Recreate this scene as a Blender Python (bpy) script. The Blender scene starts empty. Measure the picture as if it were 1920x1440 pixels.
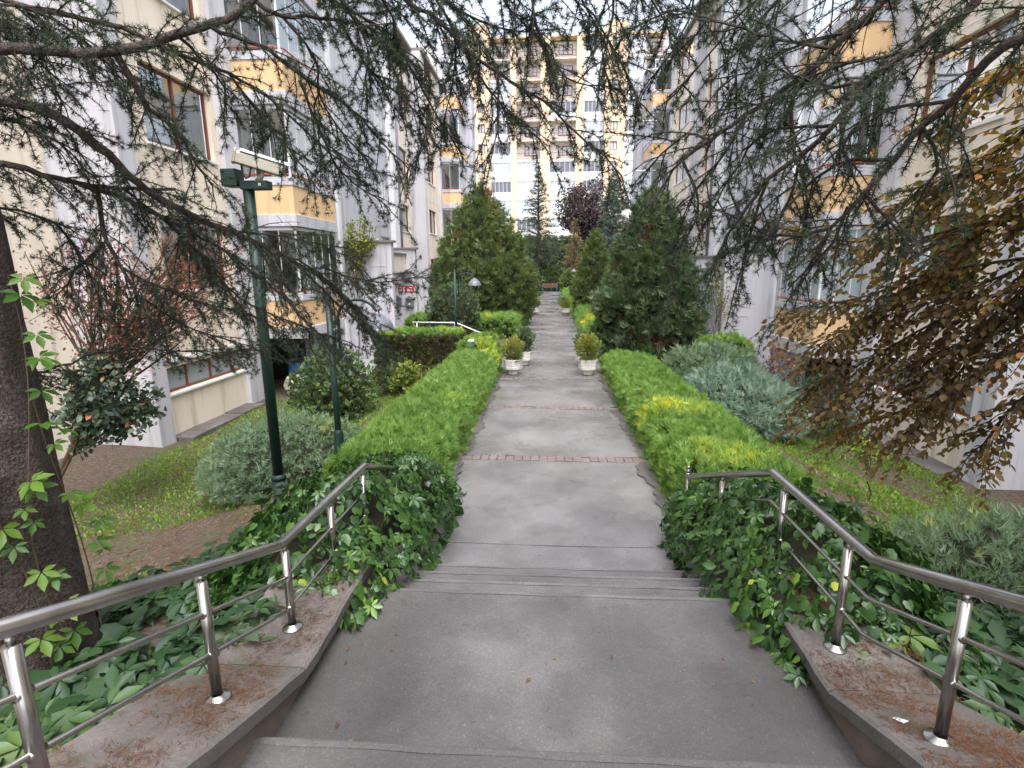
import bpy, math, random
import numpy as np
from mathutils import Matrix, Vector
random.seed(7); RNG = np.random.default_rng(11)
scene = bpy.context.scene
COL = scene.collection
R = math.radians

# ------------------------------------------------------------------ camera
cam_data = bpy.data.cameras.new("camera")
cam_data.sensor_width = 36.0
cam_data.lens = 18.94
cam_data.clip_start = 0.05
cam_data.clip_end = 2000
cam = bpy.data.objects.new("camera", cam_data)
COL.objects.link(cam)
cam.matrix_world = Matrix(((0.99779, -0.00622, 0.06610, 0.03), (0.06593, 0.21011, -0.97545, 0.0),
                           (-0.00782, 0.97766, 0.21006, 2.5), (0, 0, 0, 1)))
scene.camera = cam

# ------------------------------------------------------------------ sky and sun (overcast)
SUN_EL, SUN_AZ = R(66), R(165)
world = bpy.data.worlds.new("World"); scene.world = world; world.use_nodes = True
wn = world.node_tree.nodes; wl = world.node_tree.links
bg = wn["Background"]
sky = wn.new("ShaderNodeTexSky"); sky.sky_type = 'NISHITA'; sky.sun_disc = False
sky.sun_elevation = SUN_EL; sky.sun_rotation = SUN_AZ
sky.air_density = 1.0; sky.dust_density = 4.0; sky.ozone_density = 1.0
hs = wn.new("ShaderNodeHueSaturation"); hs.inputs["Saturation"].default_value = 0.42
hs.inputs["Value"].default_value = 1.0
wl.new(sky.outputs[0], hs.inputs["Color"])
ctex = wn.new("ShaderNodeTexCoord"); cn = wn.new("ShaderNodeTexNoise")
cn.inputs["Scale"].default_value = 3.0; cn.inputs["Detail"].default_value = 5
wl.new(ctex.outputs["Generated"], cn.inputs["Vector"])
cr = wn.new("ShaderNodeMapRange"); cr.inputs[1].default_value = 0.35; cr.inputs[2].default_value = 0.65
cr.inputs[3].default_value = 0.80; cr.inputs[4].default_value = 1.22
wl.new(cn.outputs["Fac"], cr.inputs[0])
cm = wn.new("ShaderNodeMix"); cm.data_type = 'RGBA'; cm.blend_type = 'MULTIPLY'
cm.inputs[0].default_value = 1.0
wl.new(hs.outputs[0], cm.inputs[6]); wl.new(cr.outputs[0], cm.inputs[7])
wl.new(cm.outputs[2], bg.inputs["Color"])
bg.inputs["Strength"].default_value = 0.15
sun_d = bpy.data.lights.new("sun", 'SUN'); sun_d.energy = 0.8; sun_d.angle = R(40); sun_d.color = (1, .98, .96)
sun = bpy.data.objects.new("sun", sun_d); COL.objects.link(sun)
# direction towards the sun: behind the photographer, azimuth from +Y clockwise
sd = Vector((math.sin(SUN_AZ) * math.cos(SUN_EL), math.cos(SUN_AZ) * math.cos(SUN_EL), math.sin(SUN_EL)))
sun.rotation_euler = sd.to_track_quat('Z', 'Y').to_euler(); sun.location = (0, 0, 60)
scene.view_settings.view_transform = 'Standard'
try: scene.view_settings.look = 'None'
except Exception: pass
scene.view_settings.gamma = 1.0
scene.view_settings.exposure = 1.62
scene.cycles.max_bounces = 7; scene.cycles.transparent_max_bounces = 10
scene.cycles.diffuse_bounces = 4; scene.cycles.glossy_bounces = 3; scene.cycles.transmission_bounces = 3

# ------------------------------------------------------------------ materials
def new_mat(name):
    m = bpy.data.materials.new(name); m.use_nodes = True
    nt = m.node_tree; return m, nt.nodes, nt.links, nt.nodes["Principled BSDF"]
def noise(n, l, scale, detail=4, vec=None, rough=.55):
    t = n.new("ShaderNodeTexNoise"); t.inputs["Scale"].default_value = scale; t.inputs["Detail"].default_value = detail
    t.inputs["Roughness"].default_value = rough
    if vec is not None: l.new(vec, t.inputs["Vector"])
    return t.outputs["Fac"]
def ramp(n, l, fac, stops):
    r = n.new("ShaderNodeValToRGB"); e = r.color_ramp.elements
    while len(e) < len(stops): e.new(.5)
    for k, (p, c) in enumerate(stops):
        e[k].position = p; e[k].color = (c[0], c[1], c[2], 1)
    l.new(fac, r.inputs[0]); return r.outputs[0]
def mixc(n, l, fac, a, b, mode='MIX'):
    m = n.new("ShaderNodeMix"); m.data_type = 'RGBA'; m.blend_type = mode
    for sock, v in ((m.inputs[0], fac), (m.inputs[6], a), (m.inputs[7], b)):
        if hasattr(v, 'is_output'): l.new(v, sock)
        elif isinstance(v, (int, float)): sock.default_value = v
        else: sock.default_value = (v[0], v[1], v[2], 1)
    return m.outputs[2]
def maprange(n, l, v, a, b, c, d):
    m = n.new("ShaderNodeMapRange"); m.interpolation_type = 'SMOOTHSTEP'; l.new(v, m.inputs[0])
    for k, x in enumerate((a, b, c, d)): m.inputs[k + 1].default_value = x
    return m.outputs[0]
def bump(n, l, h, p, strength=.3, dist=.01):
    b = n.new("ShaderNodeBump"); b.inputs["Strength"].default_value = strength; b.inputs["Distance"].default_value = dist
    l.new(h, b.inputs["Height"]); l.new(b.outputs[0], p.inputs["Normal"])
def posn(n): return n.new("ShaderNodeNewGeometry").outputs["Position"]
def surf(name, c1, c2, scale=2., rough=.8, bscale=60., bstr=.2, spec=.3, metal=0., streak=0.):
    m, n, l, p = new_mat(name); pos = posn(n)
    f = noise(n, l, scale, 6, pos)
    c = ramp(n, l, f, [(.3, c1), (.7, c2)])
    if streak > 0:   # rain streaks and grime: long in z
        mp = n.new("ShaderNodeMapping"); mp.inputs["Scale"].default_value = (3.2, 3.2, .22); l.new(pos, mp.inputs[0])
        s = noise(n, l, 1.0, 5, mp.outputs[0], .7)
        s = maprange(n, l, s, .46, .76, 0, min(1, streak * 1.4))
        c = mixc(n, l, s, c, tuple(x * .52 for x in c1))
    l.new(c, p.inputs["Base Color"]); p.inputs["Roughness"].default_value = rough
    p.inputs["Specular IOR Level"].default_value = spec; p.inputs["Metallic"].default_value = metal
    if bstr > 0: bump(n, l, noise(n, l, bscale, 4, pos), p, bstr, .004)
    return m
def leaf_mat(name, stops, source='attr', transl=.28, gloss=.06, grough=.5, gain=1.6):
    stops = [(a, tuple(min(.6, v * gain) for v in c)) for a, c in stops]; gloss *= .35
    m, n, l, p = new_mat(name); n.remove(p); out = n["Material Output"]
    if source == 'attr':
        a = n.new("ShaderNodeAttribute"); a.attribute_name = 'rnd'; f = a.outputs["Fac"]
    else:
        f = n.new("ShaderNodeObjectInfo").outputs["Random"]
    c = ramp(n, l, f, stops)
    d = n.new("ShaderNodeBsdfDiffuse"); l.new(c, d.inputs[0])
    t = n.new("ShaderNodeBsdfTranslucent")
    l.new(mixc(n, l, 1.0, c, (1.25, 1.3, .7), 'MULTIPLY'), t.inputs[0])
    g = n.new("ShaderNodeBsdfGlossy"); g.inputs["Roughness"].default_value = grough; g.inputs[0].default_value = (.9, .95, 1, 1)
    m1 = n.new("ShaderNodeMixShader"); m1.inputs[0].default_value = transl
    l.new(d.outputs[0], m1.inputs[1]); l.new(t.outputs[0], m1.inputs[2])
    m2 = n.new("ShaderNodeMixShader"); m2.inputs[0].default_value = gloss
    l.new(m1.outputs[0], m2.inputs[1]); l.new(g.outputs[0], m2.inputs[2])
    l.new(m2.outputs[0], out.inputs[0]); return m
M = {}
M['cream'] = surf('cream_render', (.77, .68, .56), (.83, .745, .63), .6, .9, 90, .12, streak=.55)
M['grey'] = surf('grey_render', (.52, .515, .56), (.60, .595, .635), .6, .9, 90, .12, streak=.6)
M['white'] = surf('white_paint', (.74, .74, .76), (.82, .82, .83), 1., .6, 60, .05)
M['orange'] = surf('orange_render', (.74, .50, .28), (.80, .56, .33), .6, .9, 90, .1, streak=.45)
M['torange'] = surf('tower_orange', (.78, .60, .42), (.84, .67, .48), .2, .9, 20, .05)
M['alu'] = surf('white_aluminium', (.70, .72, .74), (.78, .79, .80), 1., .35, 30, 0, .5)
M['brownframe'] = surf('brown_frame', (.16, .055, .03), (.23, .085, .05), 3., .45, 30, 0)
M['redrail'] = surf('red_rail', (.36, .07, .04), (.44, .10, .06), 3., .4, 30, 0, .5)
M['dark'] = surf('interior_shade', (.018, .017, .016), (.03, .028, .026), 1., .9, 30, 0)  # near-black colour stands in for the shade of unlit rooms and the store
M['roofedge'] = surf('roof_edge', (.15, .14, .13), (.22, .20, .19), 2., .8, 40, .2)
M['curtain'] = surf('curtain_cloth', (.62, .62, .63), (.74, .74, .74), 1.5, .9, 40, 0)
M['blind'] = surf('beige_blind', (.50, .45, .38), (.58, .53, .46), 1.5, .9, 40, 0)
M['greenpole'] = surf('green_paint', (.004, .022, .018), (.007, .032, .026), 6., .5, 90, .1, .5)
M['lampgrey'] = surf('grey_shade', (.13, .135, .17), (.18, .185, .22), 5., .35, 40, 0, .5)
M['camhousing'] = surf('camera_housing', (.40, .37, .29), (.52, .50, .43), 8., .5, 60, .1, .4)
M['blackplastic'] = surf('black_plastic', (.015, .015, .016), (.03, .03, .03), 5., .5, 40, 0)
M['planter'] = surf('planter_concrete', (.58, .54, .50), (.70, .67, .63), 5., .8, 80, .3)
M['bark'] = None
def bark():
    m, n, l, p = new_mat('cedar_bark'); pos = posn(n)
    mp = n.new("ShaderNodeMapping"); mp.inputs["Scale"].default_value = (1, 1, .45); l.new(pos, mp.inputs[0])
    v = n.new("ShaderNodeTexVoronoi"); v.feature = 'DISTANCE_TO_EDGE'; v.inputs["Scale"].default_value = 48
    wv = n.new("ShaderNodeVectorMath"); wv.operation = 'ADD'; l.new(mp.outputs[0], wv.inputs[0])
    t = n.new("ShaderNodeTexNoise"); t.inputs["Scale"].default_value = 9; t.inputs["Detail"].default_value = 5; l.new(pos, t.inputs["Vector"])
    sc = n.new("ShaderNodeVectorMath"); sc.operation = 'SCALE'; sc.inputs["Scale"].default_value = .16
    l.new(t.outputs["Color"], sc.inputs[0]); l.new(sc.outputs[0], wv.inputs[1]); l.new(wv.outputs[0], v.inputs["Vector"])
    crack = maprange(n, l, v.outputs["Distance"], 0., .05, .15, 1)
    nz = noise(n, l, 7, 6, pos)
    c = ramp(n, l, nz, [(.25, (.050, .033, .029)), (.5, (.095, .068, .060)), (.8, (.19, .155, .145))])
    c = mixc(n, l, crack, (.02, .014, .012), c)
    l.new(c, p.inputs["Base Color"]); p.inputs["Roughness"].default_value = .85
    h = n.new("ShaderNodeMath"); h.operation = 'ADD'; l.new(crack, h.inputs[0]); l.new(noise(n, l, 60, 4, pos), h.inputs[1])
    bump(n, l, h.outputs[0], p, 1.0, .03); return m
M['bark'] = bark()
M['twig'] = surf('twig_bark', (.028, .022, .019), (.06, .05, .043), 12., .85, 120, .3)
M['steel'] = surf('brushed_steel', (.34, .33, .315), (.48, .465, .44), 6., .26, 300, .06, .5, 1.0)
M['sheltertrunk'] = surf('brown_stem', (.07, .045, .03), (.11, .075, .05), 8., .85, 90, .3)
def glass():
    m, n, l, p = new_mat('window_glass'); n.remove(p); out = n["Material Output"]
    t = n.new("ShaderNodeBsdfTransparent"); t.inputs[0].default_value = (.72, .78, .80, 1)
    g = n.new("ShaderNodeBsdfGlossy"); g.inputs["Roughness"].default_value = .02; g.inputs[0].default_value = (.95, .98, 1, 1)
    f = n.new("ShaderNodeFresnel"); f.inputs[0].default_value = 1.5
    a = n.new("ShaderNodeMath"); a.operation = 'MULTIPLY_ADD'; a.inputs[1].default_value = 1.3; a.inputs[2].default_value = .16
    a.use_clamp = True; l.new(f.outputs[0], a.inputs[0])
    mx = n.new("ShaderNodeMixShader"); l.new(a.outputs[0], mx.inputs[0]); l.new(t.outputs[0], mx.inputs[1]); l.new(g.outputs[0], mx.inputs[2])
    l.new(mx.outputs[0], out.inputs[0]); return m
M['glass'] = glass()
def frosted():
    m, n, l, p = new_mat('frosted_glass')
    p.inputs["Base Color"].default_value = (.33, .38, .40, 1); p.inputs["Roughness"].default_value = .12
    p.inputs["Specular IOR Level"].default_value = .8; return m
M['frosted'] = frosted()
def greenglass():
    m, n, l, p = new_mat('green_glass')
    p.inputs["Base Color"].default_value = (.55, .62, .55, 1); p.inputs["Roughness"].default_value = .08; return m
M['greenglass'] = greenglass()
def twhite():
    m, n, l, p = new_mat('tower_glazing')
    f = noise(n, l, .35, 3, posn(n))
    l.new(ramp(n, l, f, [(.35, (.40, .44, .50)), (.65, (.66, .69, .73))]), p.inputs["Base Color"]); p.inputs["Roughness"].default_value = .1
    return m
M['twhite'] = twhite()
def concrete(name, dark, light, wet, speck=1.0, moss=0.):
    m, n, l, p = new_mat(name); pos = posn(n)
    big = noise(n, l, .55, 6, pos, .6); mid = noise(n, l, 2.6, 6, pos, .65); fine = noise(n, l, 34, 3, pos)
    c = ramp(n, l, mid, [(.28, dark), (.72, light)])
    st = maprange(n, l, big, .40, .64, .0, .75)
    c = mixc(n, l, st, c, tuple(x * .55 for x in dark))
    c = mixc(n, l, maprange(n, l, noise(n, l, 1.3, 4, pos, .6), .46, .78, 0, .75), c, tuple(x * .42 for x in dark))
    c = mixc(n, l, maprange(n, l, noise(n, l, 1.1, 3, pos, .5), .22, .46, .4, 0), c, tuple(x * 1.25 for x in light))
    v = n.new("ShaderNodeTexVoronoi"); v.inputs["Scale"].default_value = 150; l.new(pos, v.inputs["Vector"])
    gr = ramp(n, l, v.outputs["Color"], [(.0, (.55, .53, .52)), (.5, (.95, .93, .92)), (.8, (1.1, 1.08, 1.07)), (.97, (2.0, 1.95, 1.9))])
    c = mixc(n, l, .55 * speck, c, mixc(n, l, 1.0, c, gr, 'MULTIPLY'))
    c = mixc(n, l, maprange(n, l, fine, .62, .72, 0, .35), c, (.06, .055, .05))
    if moss > 0:
        c = mixc(n, l, maprange(n, l, noise(n, l, 3.3, 6, pos, .7), .52, .72, 0, moss), c, (.055, .060, .03))
    l.new(c, p.inputs["Base Color"])
    wf = noise(n, l, .8, 5, pos, .6)
    l.new(maprange(n, l, wf, .38, .68, wet, .62), p.inputs["Roughness"])
    p.inputs["Specular IOR Level"].default_value = .5
    bump(n, l, v.outputs["Distance"], p, .25, .004); return m
M['path'] = concrete('path_concrete', (.152, .145, .148), (.225, .217, .221), .13)
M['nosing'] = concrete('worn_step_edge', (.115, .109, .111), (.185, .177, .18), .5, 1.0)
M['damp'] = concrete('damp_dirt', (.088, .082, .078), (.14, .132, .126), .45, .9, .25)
M['landing'] = concrete('stair_concrete', (.100, .095, .096), (.165, .157, .159), .38, .9)
M['coping'] = concrete('coping_stone', (.12, .108, .102), (.25, .23, .222), .6, .9, .6)
M['sidewall'] = concrete('stained_wall', (.17, .135, .115), (.27, .225, .195), .7, .5, .5)
M['brick'] = surf('clay_paver', (.135, .103, .10), (.20, .16, .157), 5., .5, 90, .4)
def soil():
    m, n, l, p = new_mat('soil_and_moss'); pos = posn(n)
    f = noise(n, l, .9, 7, pos, .65); g = noise(n, l, 22, 5, pos, .7); k = noise(n, l, 5, 5, pos, .6)
    c = ramp(n, l, g, [(.28, (.030, .020, .015)), (.5, (.085, .060, .045)), (.72, (.20, .15, .115))])
    gr = ramp(n, l, k, [(.3, (.035, .055, .012)), (.7, (.075, .105, .025))])
    c = mixc(n, l, maprange(n, l, f, .46, .64, 0, .7), c, gr)
    l.new(c, p.inputs["Base Color"]); p.inputs["Roughness"].default_value = .95
    bump(n, l, g, p, .8, .03); return m
M['soil'] = soil()
M['core'] = surf('inner_twigs', (.012, .014, .007), (.028, .028, .014), 6., .95, 40, .4)  # solid core; the shade between the leaves is its near-black colour
M['browncore'] = surf('brown_shade_core', (.022, .014, .010), (.05, .034, .024), 6., .95, 40, .4)  # twig brown, darkened for the shade inside the bush
# foliage
M['cedar'] = leaf_mat('cedar_needles', [(0, (.026, .036, .026)), (.6, (.046, .062, .042)), (1, (.085, .105, .062))], transl=.15, gloss=.04, gain=1.1)
M['cedarlit'] = leaf_mat('cedar_young_needles', [(0, (.045, .075, .030)), (.6, (.08, .12, .045)), (1, (.12, .16, .06))], transl=.2, gloss=.04)
M['hedge'] = leaf_mat('hedge_sprays', [(0, (.060, .105, .028)), (.35, (.090, .150, .038)), (.7, (.125, .19, .05)), (.88, (.17, .225, .05)), (1, (.27, .275, .04))], transl=.42, gain=2.25)
M['hedgedark'] = leaf_mat('dark_hedge_sprays', [(0, (.03, .03, .012)), (.45, (.045, .055, .018)), (.75, (.06, .09, .02)), (1, (.085, .05, .03))], transl=.2)
M['thuja'] = leaf_mat('thuja_sprays', [(0, (.040, .062, .022)), (.45, (.075, .105, .035)), (.8, (.115, .145, .055)), (.95, (.17, .185, .09)), (1, (.15, .075, .04))], transl=.32)
M['thujadark'] = leaf_mat('thuja_dark_sprays', [(0, (.030, .052, .024)), (.5, (.058, .088, .040)), (.85, (.10, .135, .07)), (1, (.13, .065, .04))], transl=.3)
M['juniper'] = leaf_mat('blue_green_juniper', [(0, (.065, .105, .068)), (.5, (.105, .155, .10)), (.8, (.15, .20, .13)), (1, (.24, .25, .08))], transl=.35, gain=1.95)
M['juniperblue'] = leaf_mat('pale_blue_juniper', [(0, (.08, .125, .10)), (.5, (.14, .20, .165)), (1, (.23, .29, .235))], transl=.3)
M['spruce'] = leaf_mat('blue_spruce_needles', [(0, (.05, .075, .065)), (.6, (.09, .125, .11)), (1, (.14, .18, .155))], transl=.15)
M['farcedar'] = leaf_mat('far_cedar_needles', [(0, (.022, .045, .030)), (.6, (.042, .07, .045)), (1, (.07, .10, .06))], transl=.15)
M['browncon'] = leaf_mat('browned_needles', [(0, (.10, .07, .035)), (.6, (.17, .125, .06)), (1, (.22, .18, .09))], transl=.15)
M['plum'] = leaf_mat('plum_leaves', [(0, (.032, .024, .027)), (.6, (.062, .046, .050)), (1, (.10, .076, .076))], transl=.2)
M['shrub'] = leaf_mat('shrub_leaves', [(0, (.030, .055, .020)), (.6, (.060, .095, .032)), (1, (.12, .16, .06))], transl=.25, gloss=.1)
M['yellowshrub'] = leaf_mat('yellow_variegated_leaves', [(0, (.08, .13, .03)), (.45, (.14, .18, .04)), (1, (.34, .32, .07))], transl=.25, gain=1.15)
M['coton'] = leaf_mat('small_dark_leaves', [(0, (.022, .042, .026)), (.6, (.045, .068, .042)), (.96, (.08, .10, .06)), (1, (.30, .07, .03))], transl=.15, gloss=.1)
M['redleaf'] = leaf_mat('red_small_leaves', [(0, (.10, .030, .030)), (.5, (.17, .058, .052)), (.85, (.23, .11, .08)), (1, (.10, .10, .04))], transl=.35)
M['ivyattr'] = leaf_mat('ivy_leaves', [(0, (.018, .045, .013)), (.4, (.032, .075, .018)), (.75, (.055, .115, .022)), (.93, (.10, .19, .03)), (1, (.26, .28, .04))], transl=.25, gloss=.13, grough=.4, gain=1.4)
M['ivy'] = leaf_mat('ivy_single_leaves', [(0, (.018, .045, .013)), (.4, (.032, .075, .018)), (.75, (.055, .115, .022)), (.93, (.10, .19, .03)), (1, (.26, .28, .04))], 'obj', transl=.25, gloss=.13, grough=.4, gain=1.4)
M['creeper'] = leaf_mat('creeper_leaves', [(0, (.022, .060, .020)), (.5, (.038, .085, .028)), (.85, (.060, .115, .032)), (1, (.12, .18, .04))], 'obj', transl=.25, gloss=.09, gain=1.0)
M['creeperattr'] = leaf_mat('creeper_leaf_mass', [(0, (.016, .045, .016)), (.5, (.030, .070, .022)), (.85, (.050, .10, .028)), (1, (.10, .16, .04))], transl=.25, gloss=.09, gain=1.0)
M['brightvine'] = leaf_mat('bright_vine_leaves', [(0, (.07, .17, .025)), (.5, (.11, .24, .03)), (1, (.19, .33, .04))], 'obj', transl=.35, gloss=.06, gain=.65)
BE = [(0, (.040, .028, .014)), (.25, (.075, .046, .020)), (.45, (.085, .070, .020)), (.65, (.12, .065, .022)), (.85, (.19, .085, .028)), (1, (.32, .12, .035))]
M['beechattr'] = leaf_mat('beech_leaf_mass', BE, transl=.5, gloss=.05, gain=2.2)
M['beech'] = leaf_mat('beech_leaves', BE, 'obj', transl=.5, gloss=.05, gain=2.2)
M['grass'] = leaf_mat('lawn_blades', [(0, (.06, .11, .02)), (.5, (.11, .18, .03)), (.85, (.17, .24, .045)), (1, (.24, .22, .09))], transl=.35, gloss=.03, gain=1.9)
M['dryleaf'] = leaf_mat('dry_leaves', [(0, (.07, .04, .022)), (.5, (.14, .085, .045)), (.85, (.22, .14, .07)), (1, (.25, .22, .09))], transl=.1, gloss=.03, gain=1.)
M['needlelitter'] = leaf_mat('fallen_needles', [(0, (.06, .028, .016)), (.6, (.12, .058, .030)), (1, (.18, .10, .06))], transl=0., gloss=.02, gain=1.)

# ------------------------------------------------------------------ builders
def link(o, parent=None):
    COL.objects.link(o)
    if parent is not None: o.parent = parent
    return o
def tag(o, label=None, cat=None, group=None, kind=None):
    for k, v in (("label", label), ("category", cat), ("group", group), ("kind", kind)):
        if v: o[k] = v
    return o
def empty(name, loc, label, cat, group=None):
    o = bpy.data.objects.new(name, None); o.location = loc; link(o); o.empty_display_size = .1
    return tag(o, label, cat, group)
class MB:
    """polygon mesh builder; children are built in world space and re-based on their parent"""
    def __init__(s): s.v = []; s.f = []; s.m = []; s.cur = 0
    def quad(s, a, b, c, d):
        k = len(s.v); s.v += [a, b, c, d]; s.f.append((k, k + 1, k + 2, k + 3)); s.m.append(s.cur); return s
    def box(s, x0, x1, y0, y1, z0, z1):
        if x0 > x1: x0, x1 = x1, x0
        if y0 > y1: y0, y1 = y1, y0
        k = len(s.v)
        s.v += [(x0, y0, z0), (x1, y0, z0), (x1, y1, z0), (x0, y1, z0), (x0, y0, z1), (x1, y0, z1), (x1, y1, z1), (x0, y1, z1)]
        for q in ((0, 3, 2, 1), (4, 5, 6, 7), (0, 1, 5, 4), (1, 2, 6, 5), (2, 3, 7, 6), (3, 0, 4, 7)):
            s.f.append(tuple(k + i for i in q)); s.m.append(s.cur)
        return s
    def prism(s, poly, z0, z1):
        n = len(poly); k = len(s.v)
        s.v += [(x, y, z0) for x, y in poly] + [(x, y, z1) for x, y in poly]
        s.f.append(tuple(k + i for i in range(n))[::-1]); s.f.append(tuple(k + n + i for i in range(n))); s.m += [s.cur] * 2
        for i in range(n):
            j = (i + 1) % n; s.f.append((k + i, k + j, k + n + j, k + n + i)); s.m.append(s.cur)
        return s
    def tube(s, pts, rad, sides=8, cap=True):
        pts = [Vector(p) for p in pts]
        rads = rad if isinstance(rad, (list, tuple)) else [rad] * len(pts)
        rings = []; prevx = None
        for i, p in enumerate(pts):
            if i == 0: t = pts[1] - p
            elif i == len(pts) - 1: t = p - pts[i - 1]
            else: t = (pts[i + 1] - p).normalized() + (p - pts[i - 1]).normalized()
            t.normalize()
            x = prevx if prevx is not None else (Vector((0, 0, 1)) if abs(t.z) < .9 else Vector((1, 0, 0)))
            x = (x - t * x.dot(t)).normalized(); y = t.cross(x); prevx = x
            r = rads[i]
            if 0 < i < len(pts) - 1:
                ca = (pts[i + 1] - p).normalized().dot(t); r2 = r / max(.5, ca)
            k = len(s.v)
            s.v += [tuple(p + x * (r * math.cos(a)) + y * (r * math.sin(a))) for a in [2 * math.pi * j / sides for j in range(sides)]]
            rings.append(k)
        for a, b in zip(rings, rings[1:]):
            for j in range(sides):
                q = (j + 1) % sides
                s.f.append((a + j, a + q, b + q, b + j)); s.m.append(s.cur)
        if cap:
            s.f.append(tuple(rings[0] + j for j in range(sides))[::-1]); s.f.append(tuple(rings[-1] + j for j in range(sides))); s.m += [s.cur] * 2
        return s
    def lathe(s, prof, c, sides=20, axis='z'):
        rings = []
        for r, h in prof:
            k = len(s.v)
            s.v += [(c[0] + r * math.cos(2 * math.pi * j / sides), c[1] + r * math.sin(2 * math.pi * j / sides), c[2] + h) for j in range(sides)]
            rings.append(k)
        for a, b in zip(rings, rings[1:]):
            for j in range(sides):
                q = (j + 1) % sides; s.f.append((a + j, a + q, b + q, b + j)); s.m.append(s.cur)
        return s
    def build(s, name, mats, parent=None, smooth=False, bevel=0., auto=False):
        me = bpy.data.meshes.new(name)
        off = Vector((0, 0, 0))
        if parent is not None:
            pp = parent
            while pp is not None: off += pp.location; pp = pp.parent
        me.from_pydata([(x - off.x, y - off.y, z - off.z) for x, y, z in s.v], [], s.f)
        if not isinstance(mats, (list, tuple)): mats = [mats]
        for m in mats: me.materials.append(m)
        if len(mats) > 1: me.polygons.foreach_set('material_index', s.m)
        if smooth: me.polygons.foreach_set('use_smooth', [True] * len(me.polygons))
        me.update()
        o = bpy.data.objects.new(name, me); link(o, parent)
        if bevel > 0:
            b = o.modifiers.new('bevel', 'BEVEL'); b.width = bevel; b.segments = 2; b.limit_method = 'ANGLE'; b.angle_limit = R(40)
        return o
def bx(name, mat, parent, *a, bevel=0.): return MB().box(*a).build(name, mat, parent, bevel=bevel)
def np_mesh(name, V, T, mat, rnd=None, smooth=False):
    me = bpy.data.meshes.new(name); V = np.asarray(V, np.float32); T = np.asarray(T, np.int32)
    me.vertices.add(len(V)); me.vertices.foreach_set('co', V.ravel())
    me.loops.add(T.size); me.loops.foreach_set('vertex_index', T.ravel())
    me.polygons.add(len(T)); me.polygons.foreach_set('loop_start', np.arange(0, T.size, T.shape[1], dtype=np.int32))
    if smooth: me.polygons.foreach_set('use_smooth', np.ones(len(T), bool))
    me.update(calc_edges=True)
    if rnd is not None:
        a = me.attributes.new('rnd', 'FLOAT', 'FACE'); a.data.foreach_set('value', np.asarray(rnd, np.float32))
    me.materials.append(mat); return me
class NM:
    def __init__(s): s.V = []; s.T = []; s.A = []; s.n = 0
    def add(s, V, T, a=0.5):
        s.V.append(V); s.T.append(T + s.n); s.n += len(V)
        s.A.append(np.full(len(T), a, np.float32) if np.isscalar(a) else a)
    def scatter(s, tmpl, pos, rot, scale, rnd):
        tv, tt = tmpl; N = len(pos)
        if N == 0: return
        if np.ndim(scale) == 1: scale = scale[:, None, None]
        V = np.einsum('nij,kj->nki', rot, tv) * scale + pos[:, None, :]
        T = (tt[None] + (np.arange(N) * len(tv))[:, None, None])
        s.add(V.reshape(-1, 3), T.reshape(-1, 3), np.repeat(rnd, len(tt)))
    def tube(s, P, rad, sides=4):
        P = np.asarray(P, float); n = len(P); t = np.gradient(P, axis=0); t /= np.linalg.norm(t, axis=1)[:, None] + 1e-9
        ref = np.array([.31, .2, .93]) if abs(t[0, 2]) < .8 else np.array([1., .1, 0])
        x = ref - t * (t @ ref)[:, None]; x /= np.linalg.norm(x, axis=1)[:, None]; y = np.cross(t, x)
        a = np.arange(sides) * 2 * np.pi / sides; rad = np.asarray(rad, float)
        ring = x[:, None] * np.cos(a)[None, :, None] + y[:, None] * np.sin(a)[None, :, None]
        V = (P[:, None] + ring * rad[:, None, None]).reshape(-1, 3)
        i = (np.arange(n - 1) * sides)[:, None]; j = np.arange(sides)[None]; q = (j + 1) % sides
        T = np.concatenate([np.stack([i + j, i + q, i + sides + q], -1).reshape(-1, 3), np.stack([i + j, i + sides + q, i + sides + j], -1).reshape(-1, 3)])
        s.add(V, T)
    def build(s, name, mat, parent=None, smooth=False):
        V = np.concatenate(s.V); T = np.concatenate(s.T); A = np.concatenate(s.A)
        if parent is not None:
            pp = parent; off = np.zeros(3)
            while pp is not None: off += np.array(pp.location); pp = pp.parent
            V = V - off
        return link(bpy.data.objects.new(name, np_mesh(name, V, T, mat, A, smooth)), parent)
def unit(a): return a / (np.linalg.norm(a, axis=-1, keepdims=True) + 1e-9)
def frames(d, nrm):
    y = unit(d); z = unit(nrm - (nrm * y).sum(-1, keepdims=True) * y); x = np.cross(y, z)
    return np.stack([x, y, z], -1)
def rnd3(n): return unit(RNG.normal(size=(n, 3)))
def lump(P, s, k=0.):
    x, y, z = P[..., 0] * s, P[..., 1] * s, P[..., 2] * s
    return (np.sin(x * 1.7 + 1.3 * y + k) + np.sin(y * 2.1 - z * 1.5 + 2 * k) + np.sin(z * 2.3 + x * 1.1 + 3 * k)
            + .6 * np.sin(3.9 * x - 2.7 * z + k) + .6 * np.sin(4.3 * y + 3.1 * x - k)) / 4.2
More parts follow.
